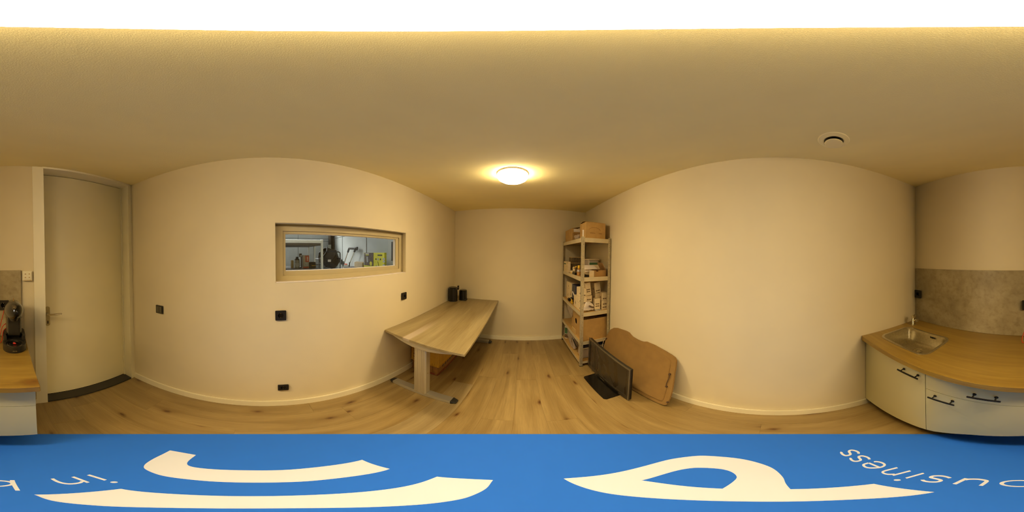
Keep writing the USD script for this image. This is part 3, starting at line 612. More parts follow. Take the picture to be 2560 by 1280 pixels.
part(t, 'cable', rod(spline([(.052, -1.312, CT+.27), (.060, -1.27, CT+.15), (.078, -1.24, CT+.08), (.092, -1.21, CT+.035), (.090, -1.19, CT+.006), (.070, -1.19, CT+.005), (.03, -1.19, CT+.01)], 5), .0034, 8), 'red_cable')

# ---------------------------------------------------------------- desk
DT, DX0, DX1, DY0, DY1 = .82, XL+.002, -.398, 1.118, YF-.003
t = thing('desk', 'long oak topped desk on silver T legs along the left wall', 'desk', (-.8, 2.0, 0))
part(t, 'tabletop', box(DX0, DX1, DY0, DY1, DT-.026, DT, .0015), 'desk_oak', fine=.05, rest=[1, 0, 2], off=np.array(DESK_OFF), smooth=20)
for y, in ((DY0+.075,), (DY1-.16,)):
    bar = Polygon([(DX0+.05, DT-.030), (DX1-.05, DT-.030), (DX1-.07, DT-.036), (-.60, DT-.068), (-.74, DT-.092), (-.90, DT-.092), (-1.02, DT-.072), (DX0+.06, DT-.036)])
    part(t, 'arm', poly(bar, -y-.035, -y+.055).transform(np.array([[1,0,0,0],[0,0,-1,0],[0,1,0,.003]], float)), 'leg_paint')
    lg = poly(Polygon([(-.890, y-.030), (-.882, y-.040), (-.770, y-.040), (-.760, y-.030), (-.760, y+.030), (-.770, y+.040), (-.882, y+.040), (-.890, y+.030)]), .045, DT-.070)
    grooves = U([box(x-.0015, x+.0015, y-.042, y-.0385, .05, DT-.10) for x in (-.870, -.848, -.805, -.786)])
    part(t, 'leg', lg - grooves, 'leg_paint')
    part(t, 'screw', cyl((-.7605, y-.01, .40), (-.756, y-.01, .40), .005, n=12), 'chrome')
    ft = Polygon([(-1.165, .004), (-.525, .004), (-.525, .040), (-.56, .046), (-.72, .058), (-.95, .058), (-1.13, .046), (-1.165, .040)])
    fm = poly(ft, y-.036, y+.036).transform(np.array([[1,0,0,0],[0,0,1,0],[0,1,0,0]], float))
    part(t, 'foot', fm, 'foot_paint')
    for s, x in ((-1, -1.165), (1, -.525)):
        part(t, 'end_cap', Manifold.batch_hull([box(x-.003*1, x+.003, y-.037, y+.037, .001, .042)] + [ball((x+s*.030, y+q*.018, .018), .016, 12) for q in (-1, 1)]), 'black_rubber', 'black rubber end cap')
part(t, 'rail', box(-.86, -.80, DY0+.10, DY1-.18, DT-.075, DT-.030), 'leg_paint')

# pedal bins on the desk
def pedal_bin(x, y, r_, hgt, label):
    t = thing('pedal_bin', label, 'bin', (x, y, DT), group='pedal bins on the desk')
    part(t, 'bin_body', lathe([(0, 0), (r_*.96, 0), (r_, .006), (r_, hgt*.86), (0, hgt*.86)], (x, y, DT+.0012)), 'black_plastic', fine=.03)
    part(t, 'lid', lathe([(0, hgt*.865), (r_*1.01, hgt*.865), (r_*1.01, hgt*.90), (r_*.90, hgt*.965), (r_*.55, hgt), (0, hgt*1.005)], (x, y, DT+.0012)), 'black_gloss', fine=.03)
    part(t, 'base_ring', lathe([(r_*.9, 0), (r_*1.03, 0), (r_*1.03, .010), (r_*.99, .014), (r_*.9, .014)], (x, y, DT+.0012)), 'black_rubber', fine=.03)
    return t
t = pedal_bin(-1.155, 2.605, .076, .262, 'taller black pedal bin on the desk, nearer the left wall')
part(t, 'hinge', box(-1.100, -1.075, 2.66, 2.70, DT+.20, DT+.275, .006), 'black_gloss')
part(t, 'hinge_clip', box(-1.096, -1.078, 2.655, 2.66, DT+.222, DT+.245, .002), 'chrome')
t = pedal_bin(-1.020, 2.745, .070, .195, 'shorter black pedal bin on the desk, standing right of the taller one')
part(t, 'pedal', Manifold.batch_hull([ball((-.965, 2.675, DT+.020), .010, 12), ball((-.935, 2.70, DT+.030), .012, 12), ball((-.955, 2.70, DT+.012), .010, 12)]), 'black_rubber')

# crates below the desk
def crate(label, x0, x1, y0, y1, z0, z1, mat, windows, letters):
    t = thing('crate', label, 'crate', ((x0+x1)/2, (y0+y1)/2, z0), group='crates under the desk')
    m = box(x0, x1, y0, y1, z0, z1, .008) - box(x0+.014, x1-.014, y0+.014, y1-.014, z0+.015, z1+.1)
    cut = [box(x, x+.022, y0-.1, y0+.05, z, z+.034) for x in windows for z in (z0+.05, z0+.10, z0+.15) if z+.04 < z1]
    if cut: m = m - U(cut)
    part(t, 'crate_body', m, mat)
    for x in (x0, x1-.034): part(t, 'corner_post', box(x, x+.034, y0-.006, y0+.03, z0+.006, z1-.004, .006), mat)
    if letters:
        for i, w in enumerate((.04, .03, .05, .03, .045, .03, .05)):
            a = y0+.12+i*.066
            part(t, 'raised_mark', box(x1-.002, x1+.004, a, a+w, z0+.095, z0+.160) - (box(x1-.01, x1+.01, a+.010, a+w-.010, z0+.118, z0+.138) if i % 2 else box(x1-.01, x1+.01, a+.012, a+w+.1, z0+.12, z0+.135)), 'print_dark')
        part(t, 'rim', box(x0-.004, x1+.004, y0-.004, y1+.004, z0, z0+.035, .004) - box(x0-.0005, x1+.0005, y0-.0005, y1+.0005, z0-.01, z0+.1), 'crate_red', 'dark red bottom rim')
        for i in range(9): part(t, 'rib', box(x0+.03+i*.036, x0+.036+i*.036, y0-.004, y0+.002, z0+.04, z1-.01), mat)
    else:
        for i in range(9): part(t, 'rib', box(x0+.04+i*.036, x0+.046+i*.036, y0-.005, y0+.002, z0+.015, z0+.048), mat)
        part(t, 'rim', box(x0-.006, x1+.006, y0-.006, y1+.006, z0+.004, z0+.016) - box(x0-.0005, x1+.0005, y0-.0005, y1+.0005, z0-.01, z0+.1), mat)
        part(t, 'rim', box(x0-.008, x1+.008, y0-.008, y1+.008, z1-.03, z1) - box(x0-.0005, x1+.0005, y0-.0005, y1+.0005, z0-.01, z1+.1), mat)
crate('brown crate with a dark red rim on the floor under the desk', -1.222, -.872, 1.560, 2.20, .0, .172, 'crate_brown', [], True)
crate('yellow crate stacked on the brown crate under the desk', -1.232, -.852, 1.548, 2.20, .173, .46, 'crate_yellow', (-1.20, -1.165, -1.13), False)

# ---------------------------------------------------------------- shelving unit in the far right corner
SX0, SX1, SY0, SY1 = .742, 1.158, 1.905, 2.856
t = thing('shelving_unit', 'tall galvanised five-tier shelving unit with chipboard shelves in the far corner', 'shelving', (.95, 2.4, 0))
def post(x, y, sx, sy, name='post'):
    a = box(x, x+sx*.036, y, y+sy*.0035, .004, 1.905) + box(x, x+sx*.0035, y, y+sy*.036, .004, 1.905)
    holes = [box(x+sx*.015, x+sx*.021, y-.01, y+.01, z, z+.010) for z in np.arange(.06, 1.88, .026)] + [box(x-.01, x+.01, y+sy*.015, y+sy*.021, z, z+.010) for z in np.arange(.06, 1.88, .026)]
    p = part(t, name, a - U(holes), 'galvanised', smooth=20, fine=.2)
    part(t, 'post_foot', box(x-sx*.001, x+sx*.038, y-sy*.001, y+sy*.038, 0, .012), 'black_rubber')
for x, sx in ((SX0, 1), (SX1, -1)):
    for y, sy in ((SY0, 1), (SY1, -1)): post(x, y, sx, sy)
TIERS = (1.885, 1.380, .900, .452, .085)
for z in TIERS:
    h_ = .050 if z > .2 else .035
    part(t, 'shelf_board', box(SX0+.006, SX1-.006, SY0+.006, SY1-.006, z-.010, z), 'chipboard', fine=.08)
    for y in (SY0+.0036, SY1-.0056): part(t, 'beam', box(SX0+.030, SX1-.030, y, y+.002, z-h_, z+.006) + box(SX0+.03, SX1-.03, min(y, y+(.012 if y < 2 else -.012)), max(y+.002, y+(.012 if y < 2 else -.012)), z-h_, z-h_+.002), 'beam_paint')
    for x in (SX0+.0036, SX1-.0056): part(t, 'beam', box(x, x+.002, SY0+.030, SY1-.030, z-h_, z+.006), 'beam_paint')
Z1, Z2, Z3, Z4, Z5 = TIERS

def turned(m, deg, x, y): return rot(m, deg, [0, 0, 1], [x, y, 0])
# on top
t = thing('cardboard_box', 'larger brown cardboard box on top of the shelving unit', 'box', (.93, 2.08, Z1))
part(t, 'box_body', box(.802, 1.093, 1.94, 2.15, Z1+.001, Z1+.222, .003) - box(.807, 1.088, 1.945, 2.145, Z1+.15, Z1+.3), 'cardboard')
part(t, 'flap', rot(box(.802, 1.093, 1.94, 2.05, Z1+.222, Z1+.226), 13, [1,0,0], [0, 1.94, Z1+.222]), 'cardboard')
part(t, 'flap', rot(box(.802, 1.093, 2.045, 2.15, Z1+.222, Z1+.226), -13, [1,0,0], [0, 2.15, Z1+.222]), 'cardboard_pale')
part(t, 'flap', rot(box(.802, .88, 1.95, 2.14, Z1+.205, Z1+.209), 12, [0,1,0], [.802, 0, Z1+.207]), 'cardboard_dark')
part(t, 'tape', box(.8012, .802, 2.03, 2.06, Z1+.02, Z1+.2), 'cardboard_pale')
for i, w in enumerate((.06, .012, .05)): part(t, 'print', box(.865+i*.062, .865+i*.062+w, 1.9388, 1.94, Z1+.072, Z1+.084), 'print_brown')
arc = LineString([(.93+.085*math.cos(a), Z1+.105+.05*math.sin(a)) for a in np.linspace(.25, math.pi-.25, 14)]).buffer(.0035)
part(t, 'print', poly(arc, 0, .0012).transform(np.array([[1,0,0,0],[0,0,-1,1.94],[0,1,0,0]], float)), 'print_brown')
t = thing('cardboard_box', 'smaller opened cardboard box with a white label behind the larger one on the shelving unit', 'box', (.9, 2.62, Z1))
part(t, 'box_body', box(.772, 1.06, 2.42, 2.80, Z1+.001, Z1+.205, .003) - box(.777, 1.055, 2.425, 2.795, Z1+.02, Z1+.3), 'cardboard')
part(t, 'flap', rot(box(.772, .93, 2.42, 2.80, Z1+.203, Z1+.207), -12, [0,1,0], [.772, 0, Z1+.205]), 'cardboard')
part(t, 'flap', rot(box(.79, 1.055, 2.32, 2.42, Z1+.128, Z1+.131), 42, [1,0,0], [0, 2.42, Z1+.13]), 'cardboard_dark')
part(t, 'white_label', box(.797, .90, 2.4175, 2.4192, Z1+.150, Z1+.198), 'paper_white')
bag = Manifold.batch_hull([ball((.785+.02*i, 2.20+.04*j, Z1+.032+.012*((i*3+j*2) % 4)), .018, 10) for i in range(4) for j in range(4)])
def crumple(m, amp, sc, seed, fine=.012):
    q = tm(m.refine_to_length(fine)); q = trimesh.Trimesh(q.vertices, q.faces, process=True); n = q.vertex_normals
    q.vertices = q.vertices + n*((meshkit.fbm(q.vertices*sc, 3, seed)-.5)*2*amp)[:, None]; return q
solo('plastic_bag', 'crumpled clear plastic bag between the boxes on top of the shelving unit', 'bag', crumple(bag, .016, 28, 3), 'clear_plastic', (.83, 2.3, Z1))
solo('paper_slip', 'narrow white slip standing upright at the front post on the shelving top', 'slip', box(.752, .772, 1.925, 1.929, Z1+.001, Z1+.108), 'paper_white', (.76, 1.927, Z1))

# second tier
t = thing('router_box', 'white upright box with a dark stripe at the far end of the second shelf', 'box', (.8, 2.66, Z2))
part(t, 'box_body', box(.752, .795, 2.545, 2.815, Z2+.001, Z2+.178, .002), 'carton_white')
part(t, 'stripe', box(.7505, .752, 2.68, 2.80, Z2+.128, Z2+.146), 'green_print')
part(t, 'print', box(.7505, .752, 2.57, 2.585, Z2+.15, Z2+.165), 'print_dark')
for i in range(3): part(t, 'print', box(.7508, .752, 2.60, 2.74, Z2+.03+i*.028, Z2+.036+i*.028), 'carton_edge')
def drawers(label, x0, x1, y0, y1, z0, z1, nx, nz):
    t = thing('drawer_organizer', label, 'organizer', ((x0+x1)/2, (y0+y1)/2, z0))
    part(t, 'organizer_frame', box(x0, x1, y0+.006, y1, z0+.001, z1-.008), 'drawer_grey')
    part(t, 'top_edge', box(x0-.002, x1+.002, y0, y1, z1-.008, z1), 'cardboard_pale')
    dx, dz = (x1-x0)/nx, (z1-z0-.006)/nz
    for i in range(nx):
        for j in range(nz): part(t, 'drawer_front', box(x0+i*dx+.004, x0+(i+1)*dx-.004, y0, y0+.02, z0+.005+j*dz, z0+(j+1)*dz-.008, .002), 'drawer_grey')
drawers('wider dark drawer organizer at the back of the second shelf', .812, 1.128, 2.60, 2.80, Z2, Z2+.157, 7, 1)
drawers('smaller dark drawer organizer stacked on the wider one', .838, 1.098, 2.60, 2.78, Z2+.158, Z2+.252, 5, 1)
t = thing('glue_bottle', 'yellow capped bottle with an orange label on the second shelf', 'bottle', (.80, 2.20, Z2))
BX = (.80, 2.165, Z2+.001)
part(t, 'bottle_body', lathe([(0, 0), (.026, 0), (.029, .008), (.029, .080), (.014, .100), (0, .100)], BX), 'orange_label')
part(t, 'bottle_label', lathe([(.0292, .055), (.0298, .055), (.0298, .080), (.0292, .080)], BX), 'photo_pale')
part(t, 'cap', lathe([(0, .100), (.016, .100), (.020, .104), (.020, .140), (.015, .143), (0, .143)], BX), 'yellow_plastic')
t = thing('hand_tool', 'yellow handled tool lying across the second shelf', 'tool', (.79, 2.30, Z2))
part(t, 'tool_handle', rod([(.785, 2.245, Z2+.118), (.785, 2.30, Z2+.100), (.785, 2.335, Z2+.088)], .011, 10), 'yellow_plastic')
part(t, 'tool_head', box(.775, .805, 2.32, 2.385, Z2+.025, Z2+.11, .01), 'carton_white')
part(t, 'tool_grip', rod([(.79, 2.39, Z2+.02), (.79, 2.42, Z2+.055), (.79, 2.47, Z2+.05)], .016, 10), 'black_plastic')
t = thing('small_parts_box', 'low black clear-lidded box at the front of the second shelf', 'box', (.80, 2.23, Z2))
part(t, 'box_body', box(.755, .80, 2.205, 2.33, Z2+.001, Z2+.030, .003), 'black_plastic')
part(t, 'lid', box(.757, .798, 2.21, 2.325, Z2+.031, Z2+.052, .006), 'drawer_grey')
t = thing('small_carton', 'little white carton near the far post of the second shelf', 'box', (.77, 2.41, Z2))
part(t, 'box_body', turned(box(.757, .787, 2.36, 2.43, Z2+.001, Z2+.048, .002), 8, .77, 2.4), 'carton_white')
part(t, 'stripe', turned(box(.7565, .757, 2.365, 2.425, Z2+.006, Z2+.018), 8, .77, 2.4), 'yellow_plastic')
t = thing('blister_tray', 'dark blister tray of small parts right of the front post', 'tray', (.83, 1.97, Z2))
part(t, 'tray_body', box(.782, .888, 1.945, 2.06, Z2+.001, Z2+.022, .004), 'black_plastic')
for i in range(3): part(t, 'blister', box(.787+i*.034, .815+i*.034, 1.95, 2.05, Z2+.022, Z2+.045-.006*i, .008), 'drawer_grey')
t = thing('clear_tub', 'clear plastic tub with a green label at the back of the second shelf', 'tub', (.98, 2.2, Z2))
part(t, 'tub_body', box(.955, 1.125, 2.18, 2.36, Z2+.09, Z2+.226, .012) - box(.96, 1.12, 2.185, 2.355, Z2+.10, Z2+.3), 'clear_plastic')
part(t, 'green_label', box(.968, 1.12, 2.1775, 2.1795, Z2+.135, Z2+.180), 'green_print')
part(t, 'lid', box(.95, 1.13, 2.175, 2.365, Z2+.218, Z2+.234, .005), 'carton_white')
solo('small_carton', 'white carton below the clear tub on the second shelf', 'box', box(.95, 1.13, 2.16, 2.37, Z2+.001, Z2+.089, .002), 'carton_white', (1.0, 2.26, Z2))
t = thing('white_carton_pack', 'pile of white flat cartons with an open top left of the brown carton', 'box', (.9, 1.99, Z2))
part(t, 'box_body', box(.862, .934, 1.94, 2.10, Z2+.001, Z2+.085, .002), 'carton_white')
part(t, 'flap', rot(box(.82, 1.01, 2.0, 2.14, Z2+.098, Z2+.101), 20, [1,0,0], [0, 2.0, Z2+.10]), 'paper_white')
part(t, 'flap', rot(box(.83, .90, 1.93, 2.06, Z2+.088, Z2+.091), -14, [0,1,0], [.9, 0, Z2+.09]), 'paper_white')
t = thing('open_carton', 'small open brown carton at the front of the second shelf', 'carton', (1.02, 1.98, Z2))
part(t, 'box_body', box(.936, 1.110, 1.935, 2.10, Z2+.001, Z2+.088, .002) - box(.94, 1.106, 1.94, 2.096, Z2+.01, Z2+.2) - box(.955, .99, 1.9, 1.95, Z2+.072, Z2+.1), 'cardboard_dark')
part(t, 'flap', rot(box(1.105, 1.110, 1.94, 2.10, Z2+.085, Z2+.20), -28, [0,1,0], [1.108, 0, Z2+.085]), 'cardboard_dark')
part(t, 'flap', rot(box(.94, 1.106, 2.096, 2.10, Z2+.085, Z2+.16), -30, [1,0,0], [0, 2.1, Z2+.085]), 'carton_white')

# third tier: white cartons
def white_carton(label, x0, x1, y0, y1, z0, z1, deg=0, lean=0, lines=(.62, .45), group='white printed cartons on the third shelf', side=True):
    cx, cyy = (x0+x1)/2, (y0+y1)/2
    t = thing('white_carton', label, 'carton', (cx, cyy, z0), group=group)
    def put(m):
        if lean: m = rot(m, lean, [0, 1, 0], [x0 if lean < 0 else x1, cyy, z0])
        return turned(m, deg, cx, cyy)
    part(t, 'carton_body', put(box(x0, x1, y0, y1, z0+.001, z1, .003)), 'carton_white')
    w, h = x1-x0, z1-z0
    for f in lines:
        n = 4
        for i in range(n):
            a = x0+w*(.16+.70*i/n); part(t, 'print', put(box(a, a+w*.70/n*(.72 if i % 2 else .9), y0-.0012, y0, z0+h*f, z0+h*f+.014)), 'print_dark')
    part(t, 'lid_seam', put(box(x0+.001, x1-.001, y0-.0006, y0, z0+h*.88, z0+h*.88+.002)), 'carton_edge')
    if side: part(t, 'arrow', put(poly(Polygon([(y0+.02, z0+h*.3), (y0+.055, z0+h*.36), (y0+.02, z0+h*.62), (y0+.035, z0+h*.42)]), 0, .0012).transform(np.array([[0,0,1,x0-.0012],[1,0,0,0],[0,1,0,0]], float))), 'print_dark')
white_carton('white printed carton leaning high in the middle of the third shelf', .850, .928, 2.0, 2.16, Z3+.215, Z3+.395, 0, -7, (.42, .26))
white_carton('white printed carton under the leaning one, middle of the third shelf', .858, .945, 2.01, 2.17, Z3+.122, Z3+.214, -4, 0, (.30,))
white_carton('white printed carton leaning high at the right of the third shelf', .985, 1.080, 2.02, 2.18, Z3+.235, Z3+.385, 4, -8, (.16,))
white_carton('plain faced white carton under the leaning one at the right of the third shelf', .985, 1.095, 2.02, 2.18, Z3+.128, Z3+.234, 5, 0, ())
white_carton('white carton behind the front post, upper of two on the third shelf', .768, .842, 1.985, 2.15, Z3+.20, Z3+.325, 3, 0, (.18,))
white_carton('white carton behind the front post, lower of two on the third shelf', .768, .848, 1.98, 2.15, Z3+.105, Z3+.199, 0, 0, (.12,))
white_carton('white carton lowest behind the front post on the third shelf', .766, .846, 1.975, 2.15, Z3, Z3+.104, 0, 0, (.55, .2))
white_carton('white printed carton standing at the front right of the cloth bag', .958, 1.040, 1.955, 2.02, Z3+.012, Z3+.172, -3, 0, (.48, .28))
white_carton('white printed carton standing on the third shelf by the right front post', 1.062, 1.150, 1.95, 2.13, Z3, Z3+.132, 0, 0, (.58, .22))
white_carton('white printed carton stacked on another by the right front post', 1.064, 1.150, 1.955, 2.13, Z3+.133, Z3+.250, 0, 0, (.2,))
white_carton('white carton lying low behind the cloth bag on the third shelf', .862, .975, 2.04, 2.19, Z3, Z3+.121, 6, 0, (.6,))
white_carton('white carton low behind the standing one on the third shelf', .985, 1.058, 2.04, 2.19, Z3, Z3+.127, 0, 0, (.7,))
white_carton('white carton at the left front beside the blue box on the third shelf', .770, .815, 2.16, 2.28, Z3, Z3+.175, 0, 0, (), side=True)
solo('book', 'flat dark edged booklet under the standing carton at the front of the third shelf', 'booklet', box(.955, 1.045, 1.935, 2.02, Z3+.001, Z3+.011, .002), 'photo_pale', (1.0, 1.98, Z3))
solo('blue_box', 'dark blue upright box on the third shelf', 'box', box(.80, .90, 2.29, 2.46, Z3+.001, Z3+.305, .003), 'blue_box', (.85, 2.37, Z3))
white_carton('tall white carton beyond the blue box on the third shelf', .80, .93, 2.50, 2.63, Z3, Z3+.305, 0, 0, (), side=True)
white_carton('white carton at the far end of the third shelf, beside the far post', .80, .95, 2.645, 2.80, Z3, Z3+.18, 0, 0, (), side=True)
white_carton('white carton stacked on another by the far post of the third shelf', .805, .94, 2.65, 2.79, Z3+.181, Z3+.30, 5, 0, (), side=True)
cl = Manifold.batch_hull([ball(p, .018, 12) for p in ((.815, 1.975, Z3+.026), (.80, 2.02, Z3+.026), (.87, 1.97, Z3+.026), (.932, 1.97, Z3+.026), (.945, 2.02, Z3+.026), (.845, 1.985, Z3+.115), (.865, 2.02, Z3+.13), (.925, 1.99, Z3+.085), (.937, 1.975, Z3+.06))])
t = thing('cloth_bag', 'white crumpled cloth bag with dark print at the front of the third shelf', 'bag', (.88, 1.99, Z3))
part(t, 'cloth', crumple(cl, .010, 22, 5, .008), 'paper_white', smooth=60)
for i, (a, b_) in enumerate(((.872, .086), (.888, .078), (.904, .070), (.920, .064))):
    part(t, 'print', rot(box(a, a+.013, 1.9335, 1.950, Z3+b_-.014, Z3+b_+.006), 12, [0,1,0], [a, 1.94, Z3+b_]), 'print_dark')
t = thing('tape_dispenser', 'small yellow and black tape roll dispenser on the third shelf', 'dispenser', (.79, 2.43, Z3))
part(t, 'tape_roll', cyl((.772, 2.405, Z3+.052), (.792, 2.405, Z3+.052), .028, n=24), 'yellow_plastic')
part(t, 'dispenser_body', box(.768, .796, 2.37, 2.44, Z3+.001, Z3+.03, .004), 'yellow_plastic')
part(t, 'dispenser_top', box(.766, .798, 2.36, 2.45, Z3+.078, Z3+.090, .003), 'black_plastic')
solo('knob_screw', 'black knob bolt lying at the far left of the third shelf', 'bolt', cyl((.775, 2.47, Z3+.030), (.775, 2.505, Z3+.030), .011, n=16) + cyl((.775, 2.505, Z3+.030), (.775, 2.545, Z3+.034), .024, n=20), 'black_plastic', (.775, 2.5, Z3))
solo('marker_pen', 'white marker lying against the blue box on the third shelf', 'pen', rod([(.785, 2.300, Z3+.155), (.79, 2.395, Z3+.190)], .010, 12), 'paper_white', (.785, 2.35, Z3+.15))

# fourth tier
t = thing('open_box', 'long open cardboard box with a hand hole on the fourth shelf', 'box', (.97, 2.1, Z4))
part(t, 'box_body', box(.778, 1.150, 1.935, 2.33, Z4+.001, Z4+.340, .003) - box(.783, 1.145, 1.94, 2.325, Z4+.006, Z4+.5) - Manifold.cylinder(.2, .04, .04, 32).rotate((0, 90, 0)).scale((1, .9, 1.15)).translate((.70, 2.19, Z4+.225)), 'cardboard')
part(t, 'flap', rot(box(.778, .782, 1.95, 2.32, Z4+.338, Z4+.36), 0, [0,1,0], [.778, 0, Z4+.34]), 'cardboard_pale')
part(t, 'inner_flap', rot(box(.785, 1.143, 2.0, 2.32, Z4+.322, Z4+.326), 6, [1,0,0], [0, 2.0, Z4+.32]), 'cardboard_dark')
solo('small_carton', 'small pale cardboard box before the hand hole on the fourth shelf', 'box', box(.760, .777, 2.16, 2.31, Z4+.001, Z4+.075, .001), 'cardboard_pale', (.77, 2.2, Z4))
t = thing('brown_carton', 'plain brown carton at the back of the fourth shelf', 'carton', (.93, 2.55, Z4))
part(t, 'box_body', box(.815, 1.06, 2.345, 2.50, Z4+.001, Z4+.19, .003), 'cardboard')
part(t, 'tape', box(.8142, .815, 2.40, 2.43, Z4+.01, Z4+.18), 'cardboard_pale')
bg = Manifold.batch_hull([ball(p, .02, 12) for p in ((.775, 2.40, Z4+.375), (.775, 2.62, Z4+.385), (.80, 2.44, Z4+.21), (.80, 2.55, Z4+.24), (.79, 2.33, Z4+.36), (.83, 2.50, Z4+.21))])
solo('plastic_bag', 'clear crumpled plastic bag on the plain brown carton of the fourth shelf', 'bag', crumple(bg, .014, 20, 9), 'clear_plastic', (.79, 2.5, Z4+.19))

# lowest tier
t = thing('bottle', 'dark green labelled bottle at the far end of the lowest shelf', 'bottle', (.80, 2.70, Z5))
part(t, 'bottle_body', lathe([(0, 0), (.034, 0), (.036, .006), (.036, .24), (.020, .275), (0, .275)], (.805, 2.735, Z5+.001)), 'paper_white')
part(t, 'bottle_label', lathe([(.0362, .11), (.0372, .11), (.0372, .235), (.0362, .235)], (.805, 2.735, Z5+.001)), 'green_print')
part(t, 'bottle_label', lathe([(.0362, .02), (.0372, .02), (.0372, .10), (.0362, .10)], (.805, 2.735, Z5+.001)), 'print_dark')
part(t, 'cap', lathe([(0, .275), (.016, .275), (.017, .278), (.017, .300), (0, .302)], (.805, 2.735, Z5+.001)), 'black_plastic')
bg = Manifold.batch_hull([ball(p, .025, 12) for p in ((.79, 2.58, Z5+.245), (.79, 2.30, Z5+.255), (.80, 2.52, Z5+.05), (.80, 2.28, Z5+.03), (.92, 2.5, Z5+.03), (.92, 2.3, Z5+.2))])
t = thing('parts_bag', 'clear bag of dark rods slumped on the lowest shelf', 'bag', (.83, 2.4, Z5))
part(t, 'bag_film', crumple(bg, .016, 16, 11), 'clear_plastic')
part(t, 'dark_rod', rod([(.772, 2.32, Z5+.225), (.772, 2.14, Z5+.155)], .008, 8), 'black_plastic')
part(t, 'dark_rod', rod([(.772, 2.33, Z5+.14), (.772, 2.36, Z5+.19)], .012, 8), 'print_dark')
t = thing('clear_tub', 'clear storage tub with brown goods at the front of the lowest shelf', 'tub', (.95, 2.0, Z5))
part(t, 'tub_body', box(.795, 1.13, 1.95, 2.13, Z5+.035, Z5+.21, .01) - box(.80, 1.125, 1.955, 2.125, Z5+.042, Z5+.4), 'clear_plastic')
part(t, 'tub_lid', box(.79, 1.135, 1.945, 2.135, Z5+.211, Z5+.225, .005), 'carton_white')
part(t, 'tub_content', box(.82, 1.10, 1.97, 2.11, Z5+.043, Z5+.15, .01), 'cardboard_dark')
solo('brown_carton', 'flat brown carton under the clear tub on the lowest shelf', 'carton', box(.79, 1.13, 1.945, 2.135, Z5+.001, Z5+.034, .003), 'cardboard', (.95, 2.0, Z5))
solo('dark_case', 'dark case on the lid of the clear tub on the lowest shelf', 'case', box(.80, 1.10, 1.955, 2.12, Z5+.226, Z5+.290, .006), 'blue_box', (.95, 2.0, Z5+.226))

# ---------------------------------------------------------------- television and parcel shelf against the right wall
t = thing('television', 'flat black television standing on the floor before the shelving unit', 'television', (.86, 1.5, 0))
def lean(m): return rot(m, 1.2, [0, 1, 0], [.848, 0, 0])
TY0, TY1, TZ0, TZ1 = 1.055, 1.899, .006, .520
part(t, 'housing', lean(box(.858, .888, TY0+.004, TY1-.004, TZ0+.004, TZ1-.004, .008)), 'black_plastic')
part(t, 'back_cover', lean(box(.886, .905, TY0+.12, TY1-.12, TZ0+.06, TZ1-.12, .012)), 'black_plastic')
bz = lean(box(.846, .860, TY0, TY1, TZ0, TZ1, .004) - box(.84, .852, TY0+.040, TY1-.040, TZ0+.062, TZ1-.038))
part(t, 'bezel', bz, 'tv_frame')
part(t, 'screen', lean(box(.8515, .854, TY0+.038, TY1-.038, TZ0+.060, TZ1-.036)), 'tv_screen', fine=.2)
part(t, 'edge_trim', lean(box(.8445, .8462, TY0+.002, TY0+.014, TZ0+.002, TZ1-.002) + box(.8445, .8462, TY0+.014, TY1-.002, TZ1-.014, TZ1-.002)), 'tv_edge')
part(t, 'speaker_bar', lean(box(.838, .848, TY0+.15, TY1-.28, TZ0+.020, TZ0+.050, .004)), 'black_gloss')
part(t, 'maker_plate', lean(box(.8372, .838, 1.46, 1.54, TZ0+.030, TZ0+.038)), 'tv_edge')
st_ = Polygon([(.690, 1.195), (.690, 1.640), (.705, 1.665), (.90, 1.69), (.90, 1.18), (.71, 1.175)])
part(t, 'stand_plate', poly(st_, .001, .008) , 'black_gloss', 'glossy black stand plate')
part(t, 'stand_neck', lean(box(.862, .884, 1.36, 1.50, .006, .06, .004)), 'black_gloss')
c1 = spline([(.872, 1.80, .505), (.838, 1.76, .46), (.838, 1.77, .30), (.838, 1.755, .14), (.836, 1.745, .06), (.832, 1.735, .010)], 6)
c2 = spline([(.872, 1.66, .515), (.838, 1.645, .47), (.838, 1.605, .36), (.838, 1.61, .20), (.838, 1.635, .10), (.832, 1.64, .012)], 6)
t2 = thing('power_cable', 'pair of thin dark cables hanging over the television screen', 'cable', (.838, 1.7, 0))
part(t2, 'cable', rod(c1, .0028, 8), 'cord_brown'); part(t2, 'cable', rod(c2, .0028, 8), 'cord_brown')

out = [(1.885,.304),(1.882,.516),(1.833,.63),(1.766,.684),(1.70,.708),(1.602,.723),(1.52,.735),(1.463,.733),(1.42,.715),(1.39,.706),(1.305,.702),(1.25,.705),(1.216,.712),(1.173,.729),(1.059,.73),(.922,.711),(.85,.694),(.812,.680),(.793,.658),(.784,.594),(.782,.502),(.774,.402),(.765,.252),(.765,.139),(.772,.045),(.789,.012),(.831,.003),(.981,.002),(1.202,.002),(1.60,.002),(1.82,.004),(1.87,.05)]
pg = Polygon(out).buffer(.03, quad_segs=10).buffer(-.055, quad_segs=10).buffer(.025, quad_segs=10)
ang = math.atan2(.155, .70)
def on_board(m):        # drawn in (y, s) with z towards the room
    u_ = np.array([math.sin(ang), 0, math.cos(ang)]); n_ = np.array([-math.cos(ang), 0, math.sin(ang)])
    return m.transform(np.c_[np.array([0, 1, 0]), u_, n_, np.array([.9985, 0, .004])])
t = thing('parcel_shelf', 'brown felt car parcel shelf leaning against the right wall', 'parcel shelf', (1.08, 1.3, 0))
body = Manifold.batch_boolean([on_board(poly(pg.buffer(-.004), -.014, .003)), on_board(poly(pg, -.011, 0))], m3.OpType.Add)
part(t, 'shelf_panel', body, 'shelf_felt', fine=.03)
inner = pg.buffer(-.085).buffer(.03)
